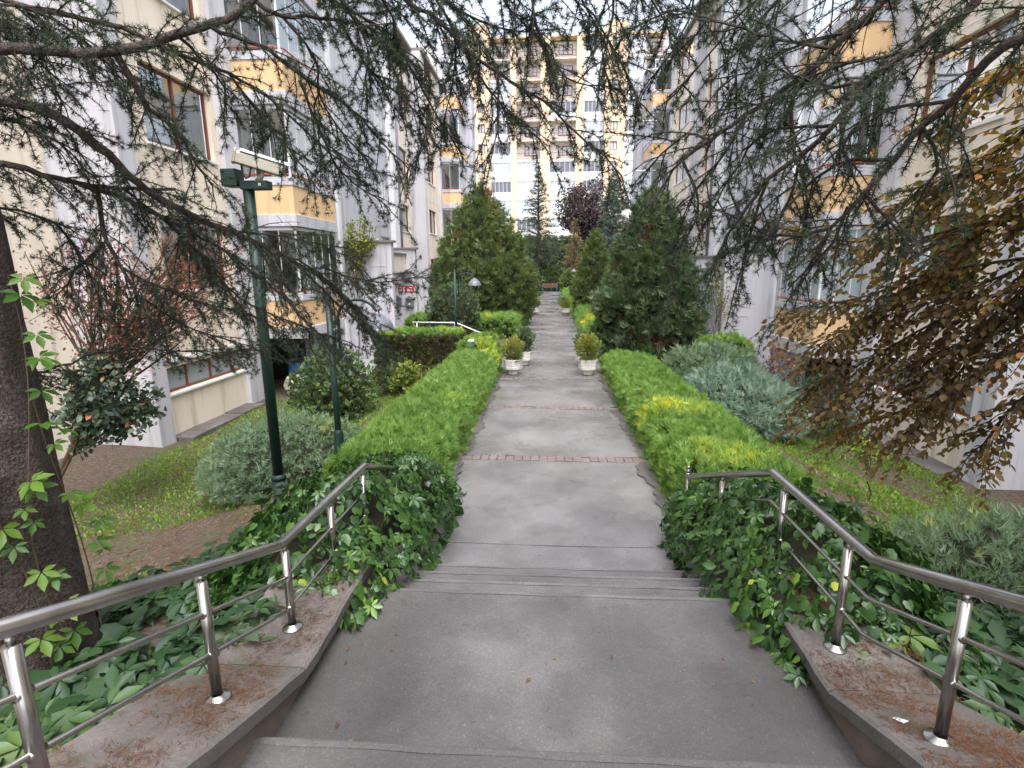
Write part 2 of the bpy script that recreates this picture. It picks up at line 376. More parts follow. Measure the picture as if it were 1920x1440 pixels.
# leaf templates: +y along the leaf, +z its upper side
def T_(v, t): return np.array(v, float), np.array(t, int)
OVAL = T_([(0, 0, 0), (.24, .25, .05), (.30, .55, .03), (0, 1, -.10), (-.30, .55, .03), (-.24, .25, .05), (0, .5, -.03)],
          [(0, 1, 6), (1, 2, 6), (2, 3, 6), (3, 4, 6), (4, 5, 6), (5, 0, 6)])
IVYO = [(0, .08), (.26, -.04), (.47, .16), (.40, .40), (.40, .60), (.20, .76), (0, 1.0), (-.20, .76), (-.40, .60), (-.40, .40), (-.47, .16), (-.26, -.04)]
IVY = T_([(x, y, .05 - .22 * abs(x) - .08 * y * y) for x, y in IVYO] + [(0, .42, .06)], [(i, (i + 1) % 12, 12) for i in range(12)])
SMALL = T_([(0, 0, 0), (.26, .5, .06), (0, 1, 0), (-.26, .5, .06)], [(0, 1, 2), (0, 2, 3)])
def compound():
    V = []; T = []
    for k, (a, L) in enumerate(((-112, .66), (-58, .9), (0, 1.05), (58, .9), (112, .66))):
        a = R(a); c, s_ = math.cos(a), math.sin(a); b = len(V)
        for x, y, z in ((0, .06, 0), (.17, .36, .05), (.22, .62, .02), (0, 1.05, -.14), (-.22, .62, .02), (-.17, .36, .05), (0, .5, -.05)):
            x *= L; y *= L; V.append((x * c + y * s_, -x * s_ + y * c, z - .06 * (1 - L)))
        T += [(b + i, b + j, b + 6) for i, j in ((0, 1), (1, 2), (2, 3), (3, 4), (4, 5), (5, 0))]
    return T_(V, T)
COMP = compound()
def spray(n, spread, w, seed, flat=.3):
    r = np.random.default_rng(seed); V = []; T = []
    for i in range(n):
        a = spread * (r.random() * 2 - 1); L = .55 + .45 * r.random(); y0 = .25 * r.random()
        d = np.array([math.sin(a), math.cos(a), flat * (r.random() - .5) * 2]); p = np.array([-math.cos(a), math.sin(a), 0]) * w
        b = len(V); o = np.array([0, y0, 0]); V += [o - p, o + p, o + d * L]; T.append((b, b + 1, b + 2))
    return np.array(V), np.array(T)
SPRAY = [spray(4, .75, .062, 50 + i) for i in range(4)]
FEATH = [spray(6, .55, .04, 80 + i, .5) for i in range(4)]
def tuft(n, seed, w):
    r = np.random.default_rng(seed); V = []; T = []
    for i in range(n):
        d = r.normal(size=3); d[1] = abs(d[1]) * 1.0 - .15; d /= np.linalg.norm(d)
        p = np.cross(d, r.normal(size=3)); p = p / np.linalg.norm(p) * w; b = len(V); L = .7 + .3 * r.random()
        V += [p, -p, d * L]; T.append((b, b + 1, b + 2))
    return np.array(V), np.array(T)
TUFT = [tuft(13 + i, i, .038) for i in range(6)]
BLADES = [spray(4, .6, .05, 120 + i, .7) for i in range(3)]
def put(nm, tmpls, pos, d, nrm, scale, rnd):
    k = RNG.integers(0, len(tmpls), len(pos)); rot = frames(d, nrm)
    for i, t in enumerate(tmpls):
        s = k == i; nm.scatter(t, pos[s], rot[s], scale[s], rnd[s])
def clumps(P, N, k, spread, push):
    """every seed becomes a plume of k sprays that share direction, tone and depth"""
    m = len(P); c = np.repeat(np.arange(m), k); off = RNG.normal(size=m) * push
    Q = P[c] + RNG.normal(size=(m * k, 3)) * spread + N[c] * off[c][:, None]
    return Q, N[c], (RNG.normal(size=(m, 3)) * .55)[c], RNG.random(m)[c], c
def leaf_objects(name, mesh, pos, rot, scale, parent):
    off = np.zeros(3); pp = parent
    while pp is not None: off += np.array(pp.location); pp = pp.parent
    for p, r_, s in zip(pos, rot, scale):
        o = bpy.data.objects.new(name, mesh if not isinstance(mesh, list) else random.choice(mesh))
        m = np.eye(4); m[:3, :3] = r_ * s; m[:3, 3] = p - off
        o.parent = parent; o.matrix_basis = Matrix(m.tolist()); COL.objects.link(o)
def tmesh(name, t, mat): return np_mesh(name, t[0], t[1], mat, None, True)
# ------------------------------------------------------------------ ground
CX = .09
def sstep(t): t = np.clip(t, 0, 1); return t * t * (3 - 2 * t)
def cop(Y):
    Y = np.asarray(Y, float)
    return np.where(Y < 2.14, .66 + .39 * (2.14 - Y), np.where(Y < 3.1, .66, .66 - .42 * (Y - 3.1)))
def gz(X, Y):
    X = np.asarray(X, float); Y = np.asarray(Y, float); s = np.abs(X - CX)
    z = -.95 * sstep((s - 1.9) / 4.6) - .02
    z = z + np.clip((4.9 - Y) / 3.4, 0, 1.15) * .62 * np.exp(-np.clip(s - 1.6, 0, 99) / 5.5)
    z = z + .05 * np.sin(X * 1.3 + Y * .7) * np.sin(Y * 1.1 - X * .4) * np.clip(s - 1.6, 0, 1)
    z = z + 3.4 * sstep((Y - 60) / 18) + .95 * sstep((Y - 42) / 16) * sstep((s - 1.9) / 4.6)
    z = np.where(s < 1.44, np.where(Y < 4.7, -.4, -.2), z)
    return z
def build_ground():
    xs = np.concatenate([[-300, -120, -60, -35, -22, -16, -12], np.arange(-10, -1.5, .25), [-1.5, -1.38, -1.33, -1.0, 0, 1.0, 1.51, 1.56, 1.68], np.arange(1.8, 10.1, .25), [12, 16, 22, 35, 60, 120, 300]])
    ys = np.concatenate([[-60, -20, -8, -4, -2, -1], np.arange(0, 16, .25), np.arange(16, 45, 1.), np.arange(45, 96, 2.), [100, 130, 200, 400, 900]])
    Xg, Yg = np.meshgrid(xs, ys); Z = gz(Xg, Yg)
    V = np.stack([Xg, Yg, Z], -1).reshape(-1, 3); nx = len(xs)
    i = (np.arange(len(ys) - 1) * nx)[:, None] + np.arange(nx - 1)[None]
    T = np.stack([i, i + 1, i + nx + 1, i + nx], -1).reshape(-1, 4)
    o = link(bpy.data.objects.new('ground', np_mesh('ground', V, T, M['soil'], None, True)))
    tag(o, kind='structure')
build_ground()

# ------------------------------------------------------------------ path, brick rows, stairs
PL, PR = CX - 1.22, CX + 1.22
path = bpy.data.objects.new('path', None); link(path); tag(path, kind='structure')
rows = [6.87 + 2.68 * k for k in range(20)]
edges = [4.12, 4.56] + rows
for k, y0 in enumerate(edges):
    y1 = edges[k + 1] if k + 1 < len(edges) else 60.
    a = y0 + (.088 if k >= 2 else .001); b = y1 - (.088 if k + 1 >= 2 else .001)
    if k + 1 >= len(edges): b = y1
    dz = random.uniform(-.004, .004) - (.004 if k == 0 else 0)
    m = MB(); n = max(4, int((b - a) / .22)) if k < 8 else 2
    xs = np.linspace(PL, PR, 13)
    ysl = np.linspace(a, b, n + 1)
    for i in range(n):
        for j in range(12):
            m.quad(*[(x, y, dz + (.006 * math.sin(3 * x + 2.3 * y) if k < 8 else 0)) for x, y in ((xs[j], ysl[i]), (xs[j + 1], ysl[i]), (xs[j + 1], ysl[i + 1]), (xs[j], ysl[i + 1]))])
    m.quad((PL, a, -.25), (PR, a, -.25), (PR, a, dz - .001), (PL, a, dz - .001)); m.quad((PL, b, -.25), (PR, b, -.25), (PR, b, dz - .001), (PL, b, dz - .001))
    m.build('slab', M['path'], path)
brick_me = None
for r_i, y in enumerate(rows[:13]):
    n = 21; w = (PR - PL - .08) / n
    for k in range(n):
        if r_i < 3 and random.random() < .04: continue
        if brick_me is None:
            t = MB().box(-w / 2 + .004, w / 2 - .004, -.08, .08, -.06, 0); o = t.build('brick', M['brick'], path, bevel=.005); brick_me = o.data
        else:
            o = bpy.data.objects.new('brick', brick_me); link(o, path)
            if r_i < 4:
                b = o.modifiers.new('bevel', 'BEVEL'); b.width = .005; b.segments = 1
        o.location = (PL + .04 + w * (k + .5), y + random.uniform(-.004, .004), .008 + random.uniform(-.006, .005))
        o.rotation_euler = (random.uniform(-.02, .02), random.uniform(-.03, .03), random.uniform(-.02, .02))
m = MB()
for y in rows: m.box(PL, PR, y - .0875, y + .0875, -.2, -.012)
m.build('joint_bed', M['sidewall'], path)
for sgn, xe in ((-1, PL), (1, PR)):       # narrow gutter strips along both edges
    for y0 in np.arange(4.2, 40, 1.2):
        bx('edge_strip', M['coping'], path, xe + sgn * .004, xe + sgn * .13, y0, y0 + 1.19, -.2, -.012 + random.uniform(-.01, .012), bevel=.01)
for sgn, xe in ((-1, PL), (1, PR)):       # damp moss and dirt creeping in from both edges
    for k, y0 in enumerate([4.6] + rows[:7]):
        y1 = rows[k] - .1; ya = y0 + (.1 if k else 0); m = MB(); yy = np.linspace(ya, y1, 46)
        f = lambda y: .05 + .11 * (.5 + .5 * math.sin(1.9 * y + sgn * 2 + k)) * (.55 + .45 * math.sin(6.1 * y + k)) + .02 * math.sin(23 * y) + .012 * math.sin(57 * y)
        for a, b in zip(yy, yy[1:]): m.quad((xe, a, .0108), (xe, b, .0108), (xe - sgn * f(b), b, .0108), (xe - sgn * f(a), a, .0108))
        m.build('damp_edge', M['damp'], path)
for k, (x, y, ang, L) in enumerate(((-.9, 5.3, .5, 1.3), (.6, 5.9, 2.4, 1.0), (-.2, 8.3, 1.2, 1.2), (.9, 8.9, 2.7, .9), (.2, 11.2, .3, 1.1))):
    m = MB(); n = 24; px, py = x, y; prev = None      # hairline cracks
    for i in range(n + 1):
        w = .0022 + .0018 * math.sin(i * 1.7 + k); nx_, ny_ = -math.sin(ang), math.cos(ang)
        cur = ((px + nx_ * w, py + ny_ * w, .0128), (px - nx_ * w, py - ny_ * w, .0128))
        if prev: m.quad(prev[0], prev[1], cur[1], cur[0])
        prev = cur; ang += random.uniform(-.35, .35); px += math.cos(ang) * L / n; py += math.sin(ang) * L / n
        px = min(max(px, PL + .05), PR - .05)
    m.build('crack', M['damp'], path)
stairs = bpy.data.objects.new('stairs', None); link(stairs); tag(stairs, kind='structure')
def tread(y0, y1, z, zb):
    m = MB(); xs = np.linspace(PL - .05, PR + .05, 15)
    for a, b in zip(xs, xs[1:]):
        j = lambda x: .002 * math.sin(5 * x + 9 * z) + .002 * math.sin(17 * x + z * 31)
        q = lambda x: z + .0012 * math.sin(7 * x + z * 13)
        # rows: riser bottom, nosing, back
        m.quad((a, y1 + j(a), zb), (b, y1 + j(b), zb), (b, y1 + j(b), q(b) - .012), (a, y1 + j(a), q(a) - .012))
        m.quad((b, y1 + j(b) - .012, q(b)), (a, y1 + j(a) - .012, q(a)), (a, y1 + j(a), q(a) - .012), (b, y1 + j(b), q(b) - .012))
        m.quad((a, y0, z), (b, y0, z), (b, y1 + j(b) - .012, q(b)), (a, y1 + j(a) - .012, q(a)))
    st = m.build('step', M['landing'], stairs)
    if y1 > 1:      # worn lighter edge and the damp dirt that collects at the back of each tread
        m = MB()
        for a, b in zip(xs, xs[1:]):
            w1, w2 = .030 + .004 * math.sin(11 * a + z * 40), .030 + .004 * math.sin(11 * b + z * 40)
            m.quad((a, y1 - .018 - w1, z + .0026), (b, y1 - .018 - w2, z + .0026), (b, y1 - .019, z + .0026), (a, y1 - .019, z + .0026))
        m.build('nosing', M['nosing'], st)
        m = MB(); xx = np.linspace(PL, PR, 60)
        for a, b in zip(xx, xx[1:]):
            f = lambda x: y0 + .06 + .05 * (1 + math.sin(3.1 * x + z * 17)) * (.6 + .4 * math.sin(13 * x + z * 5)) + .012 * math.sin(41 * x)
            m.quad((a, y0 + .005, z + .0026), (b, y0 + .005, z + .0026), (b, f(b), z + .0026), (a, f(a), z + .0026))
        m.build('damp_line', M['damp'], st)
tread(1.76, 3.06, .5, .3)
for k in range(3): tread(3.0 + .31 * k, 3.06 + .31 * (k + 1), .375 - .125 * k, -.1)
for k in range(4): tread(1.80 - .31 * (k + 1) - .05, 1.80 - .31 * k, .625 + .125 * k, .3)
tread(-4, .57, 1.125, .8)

# ------------------------------------------------------------------ stair side walls with stone coping
def side_wall(sgn, xi, label):
    """xi: inner face; the wall runs along the stairs and stops on the path"""
    w = empty('stair_wall', (xi, 2.5, 0), label, 'wall', 'low walls beside the stairs')
    ys = list(np.arange(-1, 2.1, .2)) + [2.14, 2.3, 2.5, 2.7, 2.9, 3.1] + list(np.arange(3.25, 4.75, .2))
    m = MB(); xo = xi + sgn * .41
    for a, b in zip(ys, ys[1:]):
        za, zb = float(cop(a)) - .075, float(cop(b)) - .075
        w1 = .008 * math.sin(a * 5); w2 = .008 * math.sin(b * 5)
        m.quad((xi + w1, a, -.4), (xi + w2, b, -.4), (xi + w2, b, zb), (xi + w1, a, za))
        m.quad((xo, a, -.4), (xo, b, -.4), (xo, b, zb), (xo, a, za))
    m.quad((xi, ys[-1], -.4), (xo, ys[-1], -.4), (xo, ys[-1], float(cop(ys[-1])) - .075), (xi, ys[-1], float(cop(ys[-1])) - .075))
    m.build('wall_body', M['sidewall'], w)
    cuts = [-1, .1, 1.2, 2.14, 3.1, 3.9, 4.65]
    for a, b in zip(cuts, cuts[1:]):
        m = MB(); n = max(3, int((b - a) / .12)); yy = np.linspace(a + .003, b - .003, n + 1)
        P = []
        for y in yy:
            z = float(cop(y)); e = .004 * math.sin(y * 9 + sgn) + .003 * math.sin(y * 31)
            f = .012 * math.sin(y * 7.3 + 1)
            P.append([(xi - sgn * (.045 + e), y, z - .075), (xi - sgn * (.05 + e), y, z - .014), (xi - sgn * (.036 + e), y, z),
                      (xi + sgn * .22, y, z + .004 * math.sin(13 * y)), (xi + sgn * (.45 + f), y, z - .004), (xi + sgn * (.46 + f), y, z - .075)])
        for p, q in zip(P, P[1:]):
            for i in range(5): m.quad(p[i], q[i], q[i + 1], p[i + 1])
            m.quad(p[5], q[5], q[0], p[0])
        for p in (P[0], P[-1]):
            k = len(m.v); m.v += p; m.f.append(tuple(range(k, k + 6))); m.m.append(0)
        m.build('coping_stone', M['coping'], w)
    return w
side_wall(-1, CX - 1.245, 'low rendered wall with stone coping on the left of the stairs')
side_wall(1, CX + 1.245, 'low rendered wall with stone coping on the right of the stairs')

# ------------------------------------------------------------------ steel railings
def rail(x_of, top, posts, rods, label, endpost=False):
    p0 = (x_of(2.4), 2.4, float(cop(2.4)))
    o = empty('stair_railing', p0, label, 'railing', 'steel railings on the stair walls')
    P = [(x_of(y), y, z) for y, z in top]
    def dense(P):
        out = [P[0]]
        for a, b, c in zip(P, P[1:], P[2:]):
            a, b, c = Vector(a), Vector(b), Vector(c)
            for t in (.028, .01): out.append(tuple(b + (a - b).normalized() * t))
            for t in (.01, .028): out.append(tuple(b + (c - b).normalized() * t))
        return out + [P[-1]]
    MB().tube(dense(P), .0255, 16).build('handrail', M['steel'], o, smooth=True)
    for off in rods:
        Q = [(x_of(y) , y, z - off) for y, z in top]
        MB().tube(dense(Q), .0095, 10).build('rod', M['steel'], o, smooth=True)
    ty = [t[0] for t in top]; tz = [t[1] for t in top]
    for y in posts:
        zt = float(np.interp(y, ty[::1], tz)); zb = float(cop(y)); x = x_of(y) + (.0 if True else 0)
        zb = max(zb, -.0)
        pm = MB(); pm.tube([(x, y, zb), (x, y, zt - .05)], .0205, 14)
        p = pm.build('post', M['steel'], o, smooth=True)
        MB().lathe([(.052, 0), (.052, .006), (.046, .012), (.03, .018), (.0225, .026)], (x, y, zb), 20).build('base_flange', M['steel'], p, smooth=True)
        MB().tube([(x, y, zt - .055), (x, y, zt - .022)], .010, 8).build('bracket', M['steel'], p, smooth=True)
        for off in rods:
            z = zt - off
            if z > zb + .03:
                MB().tube([(x, y - .022, z + .004), (x, y + .022, z - .004)], .0145, 10).build('rod_clip', M['steel'], p, smooth=True)
    if endpost:
        x, y, z = P[-1]
        MB().tube([(x, y, -.1), (x, y, z + .045)], .021, 14).build('end_post', M['steel'], o, smooth=True)
        MB().lathe([(.0, .0), (.024, .0), (.024, .02), (.01, .03), (.01, .036), (.017, .045), (.014, .058), (0, .064)], (x, y, z + .045), 14).build('finial', M['steel'], o, smooth=True)
rail(lambda y: -1.30, [(.3, 1.94), (2.38, 1.155), (3.63, 1.10), (4.75, .64)], [.42, 1.09, 1.79, 2.42, 3.0, 3.58, 4.4], (.19, .37),
     'steel tube railing bending down the stairs on the left wall')
rail(lambda y: 1.45 - .045 * max(0, y - 3.3), [(.5, 1.90), (2.22, 1.25), (3.3, 1.23), (4.95, .54)], [1.0, 1.73, 2.42, 3.12, 4.1], (.19, .37),
     'steel tube railing on the right wall ending in a capped post by the hedge', True)

# ------------------------------------------------------------------ apartment blocks
def wall_open(parent, name, mat, sgn, a, y0, y1, z0, z1, opens, depth=.16):
    """wall facing the path at |x| = a, with rectangular openings and reveals"""
    ys = sorted({y0, y1} | {v for o in opens for v in o[:2]}); zs = sorted({z0, z1} | {v for o in opens for v in o[2:]})
    m = MB(); X = sgn * a; Xi = sgn * (a + depth)
    for p, q in zip(ys, ys[1:]):
        for r_, t in zip(zs, zs[1:]):
            cy, cz = (p + q) / 2, (r_ + t) / 2
            if any(o[0] < cy < o[1] and o[2] < cz < o[3] for o in opens): continue
            m.quad((X, p, r_), (X, q, r_), (X, q, t), (X, p, t))
    for a0, a1, b0, b1 in opens:
        m.quad((X, a0, b0), (X, a1, b0), (Xi, a1, b0), (Xi, a0, b0)); m.quad((X, a0, b1), (X, a1, b1), (Xi, a1, b1), (Xi, a0, b1))
        m.quad((X, a0, b0), (X, a0, b1), (Xi, a0, b1), (Xi, a0, b0)); m.quad((X, a1, b0), (X, a1, b1), (Xi, a1, b1), (Xi, a1, b0))
    return m.build(name, mat, parent)
def window(parent, sgn, a, y0, y1, z0, z1, n=2, cur='curtain', sill=True, frame='brownframe', pane='glass'):
    X = sgn * (a + .13); m = MB(); f = .05
    m.box(X - .03, X + .03, y0 + .002, y1 - .002, z0 + .002, z0 + f); m.box(X - .03, X + .03, y0 + .002, y1 - .002, z1 - f, z1 - .002)
    for k in range(n + 1):
        c = y0 + (y1 - y0) * k / n; c = min(max(c, y0 + f / 2 + .002), y1 - f / 2 - .002)
        m.box(X - .028, X + .028, c - f / 2, c + f / 2, z0 + f, z1 - f)
    w = m.build('window', M[frame], parent)
    for k in range(n):
        p, q = y0 + (y1 - y0) * k / n + .02, y0 + (y1 - y0) * (k + 1) / n - .02
        MB().quad((X + sgn * .005, p, z0 + .03), (X + sgn * .005, q, z0 + .03), (X + sgn * .005, q, z1 - .03), (X + sgn * .005, p, z1 - .03)).build('pane', M[pane], w)
    if sill: bx('sill', M['white'], w, sgn * (a - .055), sgn * (a + .1), y0 - .06, y1 + .06, z0 - .055, z0 - .002, bevel=.008)
    Xc = sgn * (a + .24)
    m = MB()
    if cur:
        nn = max(6, int((y1 - y0) / .05)); g = random.choice([0, 0, .25, .4]) * (y1 - y0)
        yy = np.linspace(y0 - .05, y1 + .05 - g, nn + 1)
        for i in range(nn):
            d0, d1 = .03 * (i % 2), .03 * ((i + 1) % 2)
            m.quad((Xc + sgn * d0, yy[i], z0), (Xc + sgn * d1, yy[i + 1], z0), (Xc + sgn * d1, yy[i + 1], z1), (Xc + sgn * d0, yy[i], z1))
        m.build('curtain', M[cur], w)
    Xd = sgn * (a + .34)
    MB().quad((Xd, y0 - .2, z0 - .2), (Xd, y1 + .2, z0 - .2), (Xd, y1 + .2, z1 + .2), (Xd, y0 - .2, z1 + .2)).build('room_shade', M['dark'], w)  # flat sheet coloured as the darkness of the unlit room
    return w
def balcony(parent, sgn, ao, ai, y0, y1, zb, top, glz=True, nf=4, ns=5, paint='orange', pane='glass', nopane=()):
    """enclosed balcony: slab, painted parapet, sill band, red rail, glazing with single panes"""
    s = MB().box(sgn * (ao - .05), sgn * ai, y0 - .05, y1 + .02, zb - .30, zb - .004).build('balcony', M['grey'], parent, bevel=.012)
    bx('parapet', M[paint], s, sgn * ao, sgn * (ai - .002), y0, y1, zb, zb + .70)
    bx('sill_band', M['grey'], s, sgn * (ao - .03), sgn * (ai - .004), y0 - .03, y1 + .01, zb + .704, zb + .86, bevel=.01)
    c = .16
    poly = [(sgn * (ai - .03), y0 - .01), (sgn * (ao + c), y0 - .01), (sgn * (ao - .01), y0 + c), (sgn * (ao - .01), y1 - .02)]
    MB().tube([(x, y, zb + .97) for x, y in poly], .019, 8).build('rail', M['redrail'], s, smooth=True)
    m = MB()
    for x, y in [poly[0], poly[1], poly[2], poly[3]] + [(sgn * (ao - .01), y0 + (y1 - y0) * t) for t in (.35, .65)]: m.tube([(x, y, zb + .86), (x, y, zb + .965)], .009, 6)
    m.build('rail_support', M['redrail'], s)
    if not glz: return s
    z0, z1 = zb + .875, top - .02; i_ = .06
    X = sgn * (ao + i_); Y = y0 + i_; Xi = sgn * (ai - .01); m = MB(); f = .045
    m.box(X - .03, X + .03, Y + .031, y1, z1 - .07, z1); m.box(X - .03, X + .03, Y + .031, y1, z0, z0 + .04)
    m.box(X - sgn * .03, Xi, Y - .03, Y + .03, z1 - .072, z1 - .002); m.box(X - sgn * .03, Xi, Y - .03, Y + .03, z0 + .002, z0 + .042)
    fx = np.linspace(X, Xi, nf + 1); sy = np.linspace(Y, y1, ns + 1)
    for k, x in enumerate(fx):
        t = f / 2 if k in (0, nf) else .009
        m.box(x - t, x + t, Y - t, Y + t, z0 + .042, z1 - .072)
    for y in sy[1:]: m.box(X - .012, X + .012, y - .011, y + .011, z0 + .04, z1 - .07)
    m.build('glazing_frame', M['alu'], s)
    for k in range(nf):
        if ('f', k) in nopane: continue
        MB().quad((fx[k] + sgn * .012, Y, z0 + .04), (fx[k + 1] - sgn * .012, Y, z0 + .04), (fx[k + 1] - sgn * .012, Y, z1 - .07), (fx[k] + sgn * .012, Y, z1 - .07)).build('pane', M[pane], s)
    for k in range(ns):
        MB().quad((X, sy[k] + .012, z0 + .04), (X, sy[k + 1] - .012, z0 + .04), (X, sy[k + 1] - .012, z1 - .07), (X, sy[k] + .012, z1 - .07)).build('pane', M[pane], s)
    # the room behind: door and curtain
    yd = y0 + (y1 - y0) * random.uniform(.3, .55)
    bx('balcony_door', M['brownframe'], s, sgn * (ai - .07), sgn * (ai - .006), yd, yd + .75, zb + .05, z1 - .15)
    if random.random() < .75:
        n = 22; yy = np.linspace(y0 + .15, y0 + (y1 - y0) * random.uniform(.4, .95), n); m = MB(); Xc = X + sgn * .14
        for i in range(n - 1):
            d0, d1 = .035 * (i % 2), .035 * ((i + 1) % 2)
            m.quad((Xc + sgn * d0, yy[i], z0), (Xc + sgn * d1, yy[i + 1], z0), (Xc + sgn * d1, yy[i + 1], z1), (Xc + sgn * d0, yy[i], z1))
        m.build('curtain', M['curtain'], s)
    return s
def pier(parent, sgn, a0, a1, y0, y1, z0, z1, mat='grey', name='pier'): return bx(name, M[mat], parent, sgn * a0, sgn * a1, y0, y1, z0, z1)
SH = 2.9; ZB = -1.6
def joints(parent, sgn, a, y0, y1, zs):
    for z in zs: bx('render_joint', M['white'], parent, sgn * (a - .006), sgn * (a + .02), y0, y1, z - .012, z + .012)
def block(sgn, d, label):
    b = empty('apartment_block', (sgn * d['a1'], d['p1'], -.95), label, 'building', 'blocks along the path')
    roof = d['roof']; zo = d['zo']         # zo: underside of the first orange parapet
    nf = 5
    fl = [zo + SH * k for k in range(nf)]
    # near part, set back
    w = [(d['p1'] - 3.4, d['p1'] - 1.5, z + 1.1, z + 2.6) for z in fl[:-1]]
    wall_open(b, 'wall', M['cream'], sgn, d['a0'], -6, d['p1'] - .002, ZB, roof, w)
    for o in w: window(b, sgn, d['a0'], *o, n=2)
    pier(b, sgn, d['a1'] - .17, d['a0'] + .3, d['p1'], d['p1'] + .42, ZB, roof)
    # first window bay
    y0, y1 = d['p1'] + .42, d['b1'] - .7
    w = [(y0 + .62, y1 - .22, z + 1.1, z + 2.6) for z in fl[:-1]]
    base = (y0 + .12, d['b1'] - .22, -.02, .52)
    wall_open(b, 'wall', M['cream'], sgn, d['a1'], y0, d['b1'], ZB, roof, w + [base])
    for o in w: window(b, sgn, d['a1'], *o, n=2, cur=random.choice(['curtain', 'curtain', 'blind']))
    window(b, sgn, d['a1'], *base, n=4, cur=None, pane='frosted')
    bx('plinth_ledge', M['white'], b, sgn * (d['a1'] - .05), sgn * (d['a1'] + .02), y0, d['b1'] - .705, .62, .70, bevel=.006)
    joints(b, sgn, d['a1'], y0, y1, [z - .15 for z in fl[1:]])
    pier(b, sgn, d['a1'] - .12, d['a1'] + .2, d['b1'] - .7, d['b1'] - .02, ZB, roof)
    # first balcony bay
    Y0, Y1 = d['b1'], d['b1e']; ao, ai = d['ba'], d['a1'] + .02
    wall_open(b, 'wall', M['cream'], sgn, ai + .02, Y0 - .3, Y1 + .2, zo - .3, roof, [])
    for k, z in enumerate(fl):
        balcony(b, sgn, ao, ai, Y0, Y1, z, z + SH - .3 if k < nf - 1 else roof, nf=d.get('nf', 3), ns=5, pane='frosted' if (sgn > 0 and k == 0) else 'glass')
    # open store under the balcony
    bx('recess_shade', M['dark'], b, sgn * (ai + .9), sgn * (ai + .95), Y0 - .2, Y1 + .2, ZB, zo - .32)  # recess walls coloured near black for the shade under the balcony
    bx('recess_shade', M['dark'], b, sgn * (ai - .1), sgn * (ai + .9), Y1 + .0, Y1 + .05, ZB, zo - .32)
    pier(b, sgn, ao + .08, ai + .4, Y1 + .052, Y1 + .75, ZB, roof)
    pier(b, sgn, ao + .02, ao + .4, Y1 + .33, Y1 + .56, ZB, roof, 'white', 'pilaster')
    # stair part behind the porch
    g0 = Y1 + .75; g1 = d['st0']
    wall_open(b, 'wall', M['grey'], sgn, d['ag'], g0, g1, ZB, roof, [])
    ow = [(g1 + .25, g1 + 1.75, z + 1.25, z + 3.0) for z in fl[:-1]]
    wall_open(b, 'wall', M['grey'], sgn, d['ag'] + .1, g1, g1 + 2.0, ZB, roof, ow)
    for o in ow: window(b, sgn, d['ag'] + .1, *o, n=3, cur=None, sill=True, frame='alu', pane='greenglass')
    pier(b, sgn, d['ag'] - .15, d['ag'] + .5, g1 + 2.0, g1 + 2.75, ZB, roof, 'white', 'pilaster')
    MB().tube([(sgn * (d['ag'] - .2), g1 + 2.85, -1), (sgn * (d['ag'] - .2), g1 + 2.85, roof)], .06, 8).build('downpipe', M['lampgrey'], b, smooth=True)
    h0, h1 = g1 + 2.75, d['p2']
    w = [(h0 + 1.3, h1 - .6, z + .62, z + 2.05) for z in fl]
    wall_open(b, 'wall', M['cream'], sgn, d['a2'], h0, h1, ZB, roof, w)
    for o in w: window(b, sgn, d['a2'], *o, n=2, cur=random.choice([None, 'curtain']))
    joints(b, sgn, d['a2'], h0, h1, [z - .3 for z in fl[1:]])
    pier(b, sgn, d['a3'] - .08, d['a2'] + .3, h1, h1 + .45, ZB, roof)
    y0, y1 = h1 + .45, d['b2'] - .45
    w = [(y0 + .8, y1 - 1.3, z + .72, z + 2.1) for z in fl]
    wall_open(b, 'wall', M['cream'], sgn, d['a3'], y0, y1, ZB, roof, w)
    for o in w: window(b, sgn, d['a3'], *o, n=2, cur=random.choice([None, 'curtain']))
    joints(b, sgn, d['a3'], y0, y1, [z - .3 for z in fl[1:]])
    pier(b, sgn, d['a3'] - .12, d['a3'] + .2, y1, d['b2'] - .02, ZB, roof)
    Y0, Y1 = d['b2'], d['b2'] + 2.9; ao, ai = d['b2a'], d['a3'] + .02
    wall_open(b, 'wall', M['cream'], sgn, ai + .02, Y0 - .3, Y1 + .2, ZB, roof, [])
    for k, z in enumerate(fl):
        balcony(b, sgn, ao, ai, Y0, Y1, z - .1, z - .1 + SH - .3 if k < nf - 1 else roof, nf=2, ns=4)
        if sgn > 0: MB().tube([(sgn * (ao - .9), Y0 - .1, z + 1.9), (sgn * (ao + .3), Y0 - .1, z + 1.9)], .04, 8).build('awning_roll', M['white'], b, smooth=True)
    pier(b, sgn, ao - .45, ai + .5, Y1 + .052, Y1 + 1.6, ZB, roof)
    # roof slab and cornice
    for nm, pts in (('roof', [(d['a0'], -6), (d['a0'], d['p1']), (d['a1'] - .17, d['p1']), (d['a1'] - .17, d['b1']), (d['ba'], d['b1']), (d['ba'], d['b1e'] + .8), (d['ag'], d['b1e'] + .8),
                               (d['ag'], d['p2']), (d['a3'] - .08, d['p2']), (d['a3'] - .08, d['b2']), (d['b2a'], d['b2']), (d['b2a'], d['b2'] + 4.5), (18, d['b2'] + 4.5), (18, -6)]),):
        MB().prism([(sgn * max(x - .12, 0), y) for x, y in pts], roof + .003, roof + .16).build(nm, M['roofedge'], b)
    bx('end_wall', M['grey'], b, sgn * (d['b2a'] + .3), sgn * 17.8, d['b2'] + 4.45, d['b2'] + 4.5, ZB, roof)
    bx('end_wall', M['cream'], b, sgn * d['a0'], sgn * 17.8, -6.05, -6.0, ZB, roof)
    return b
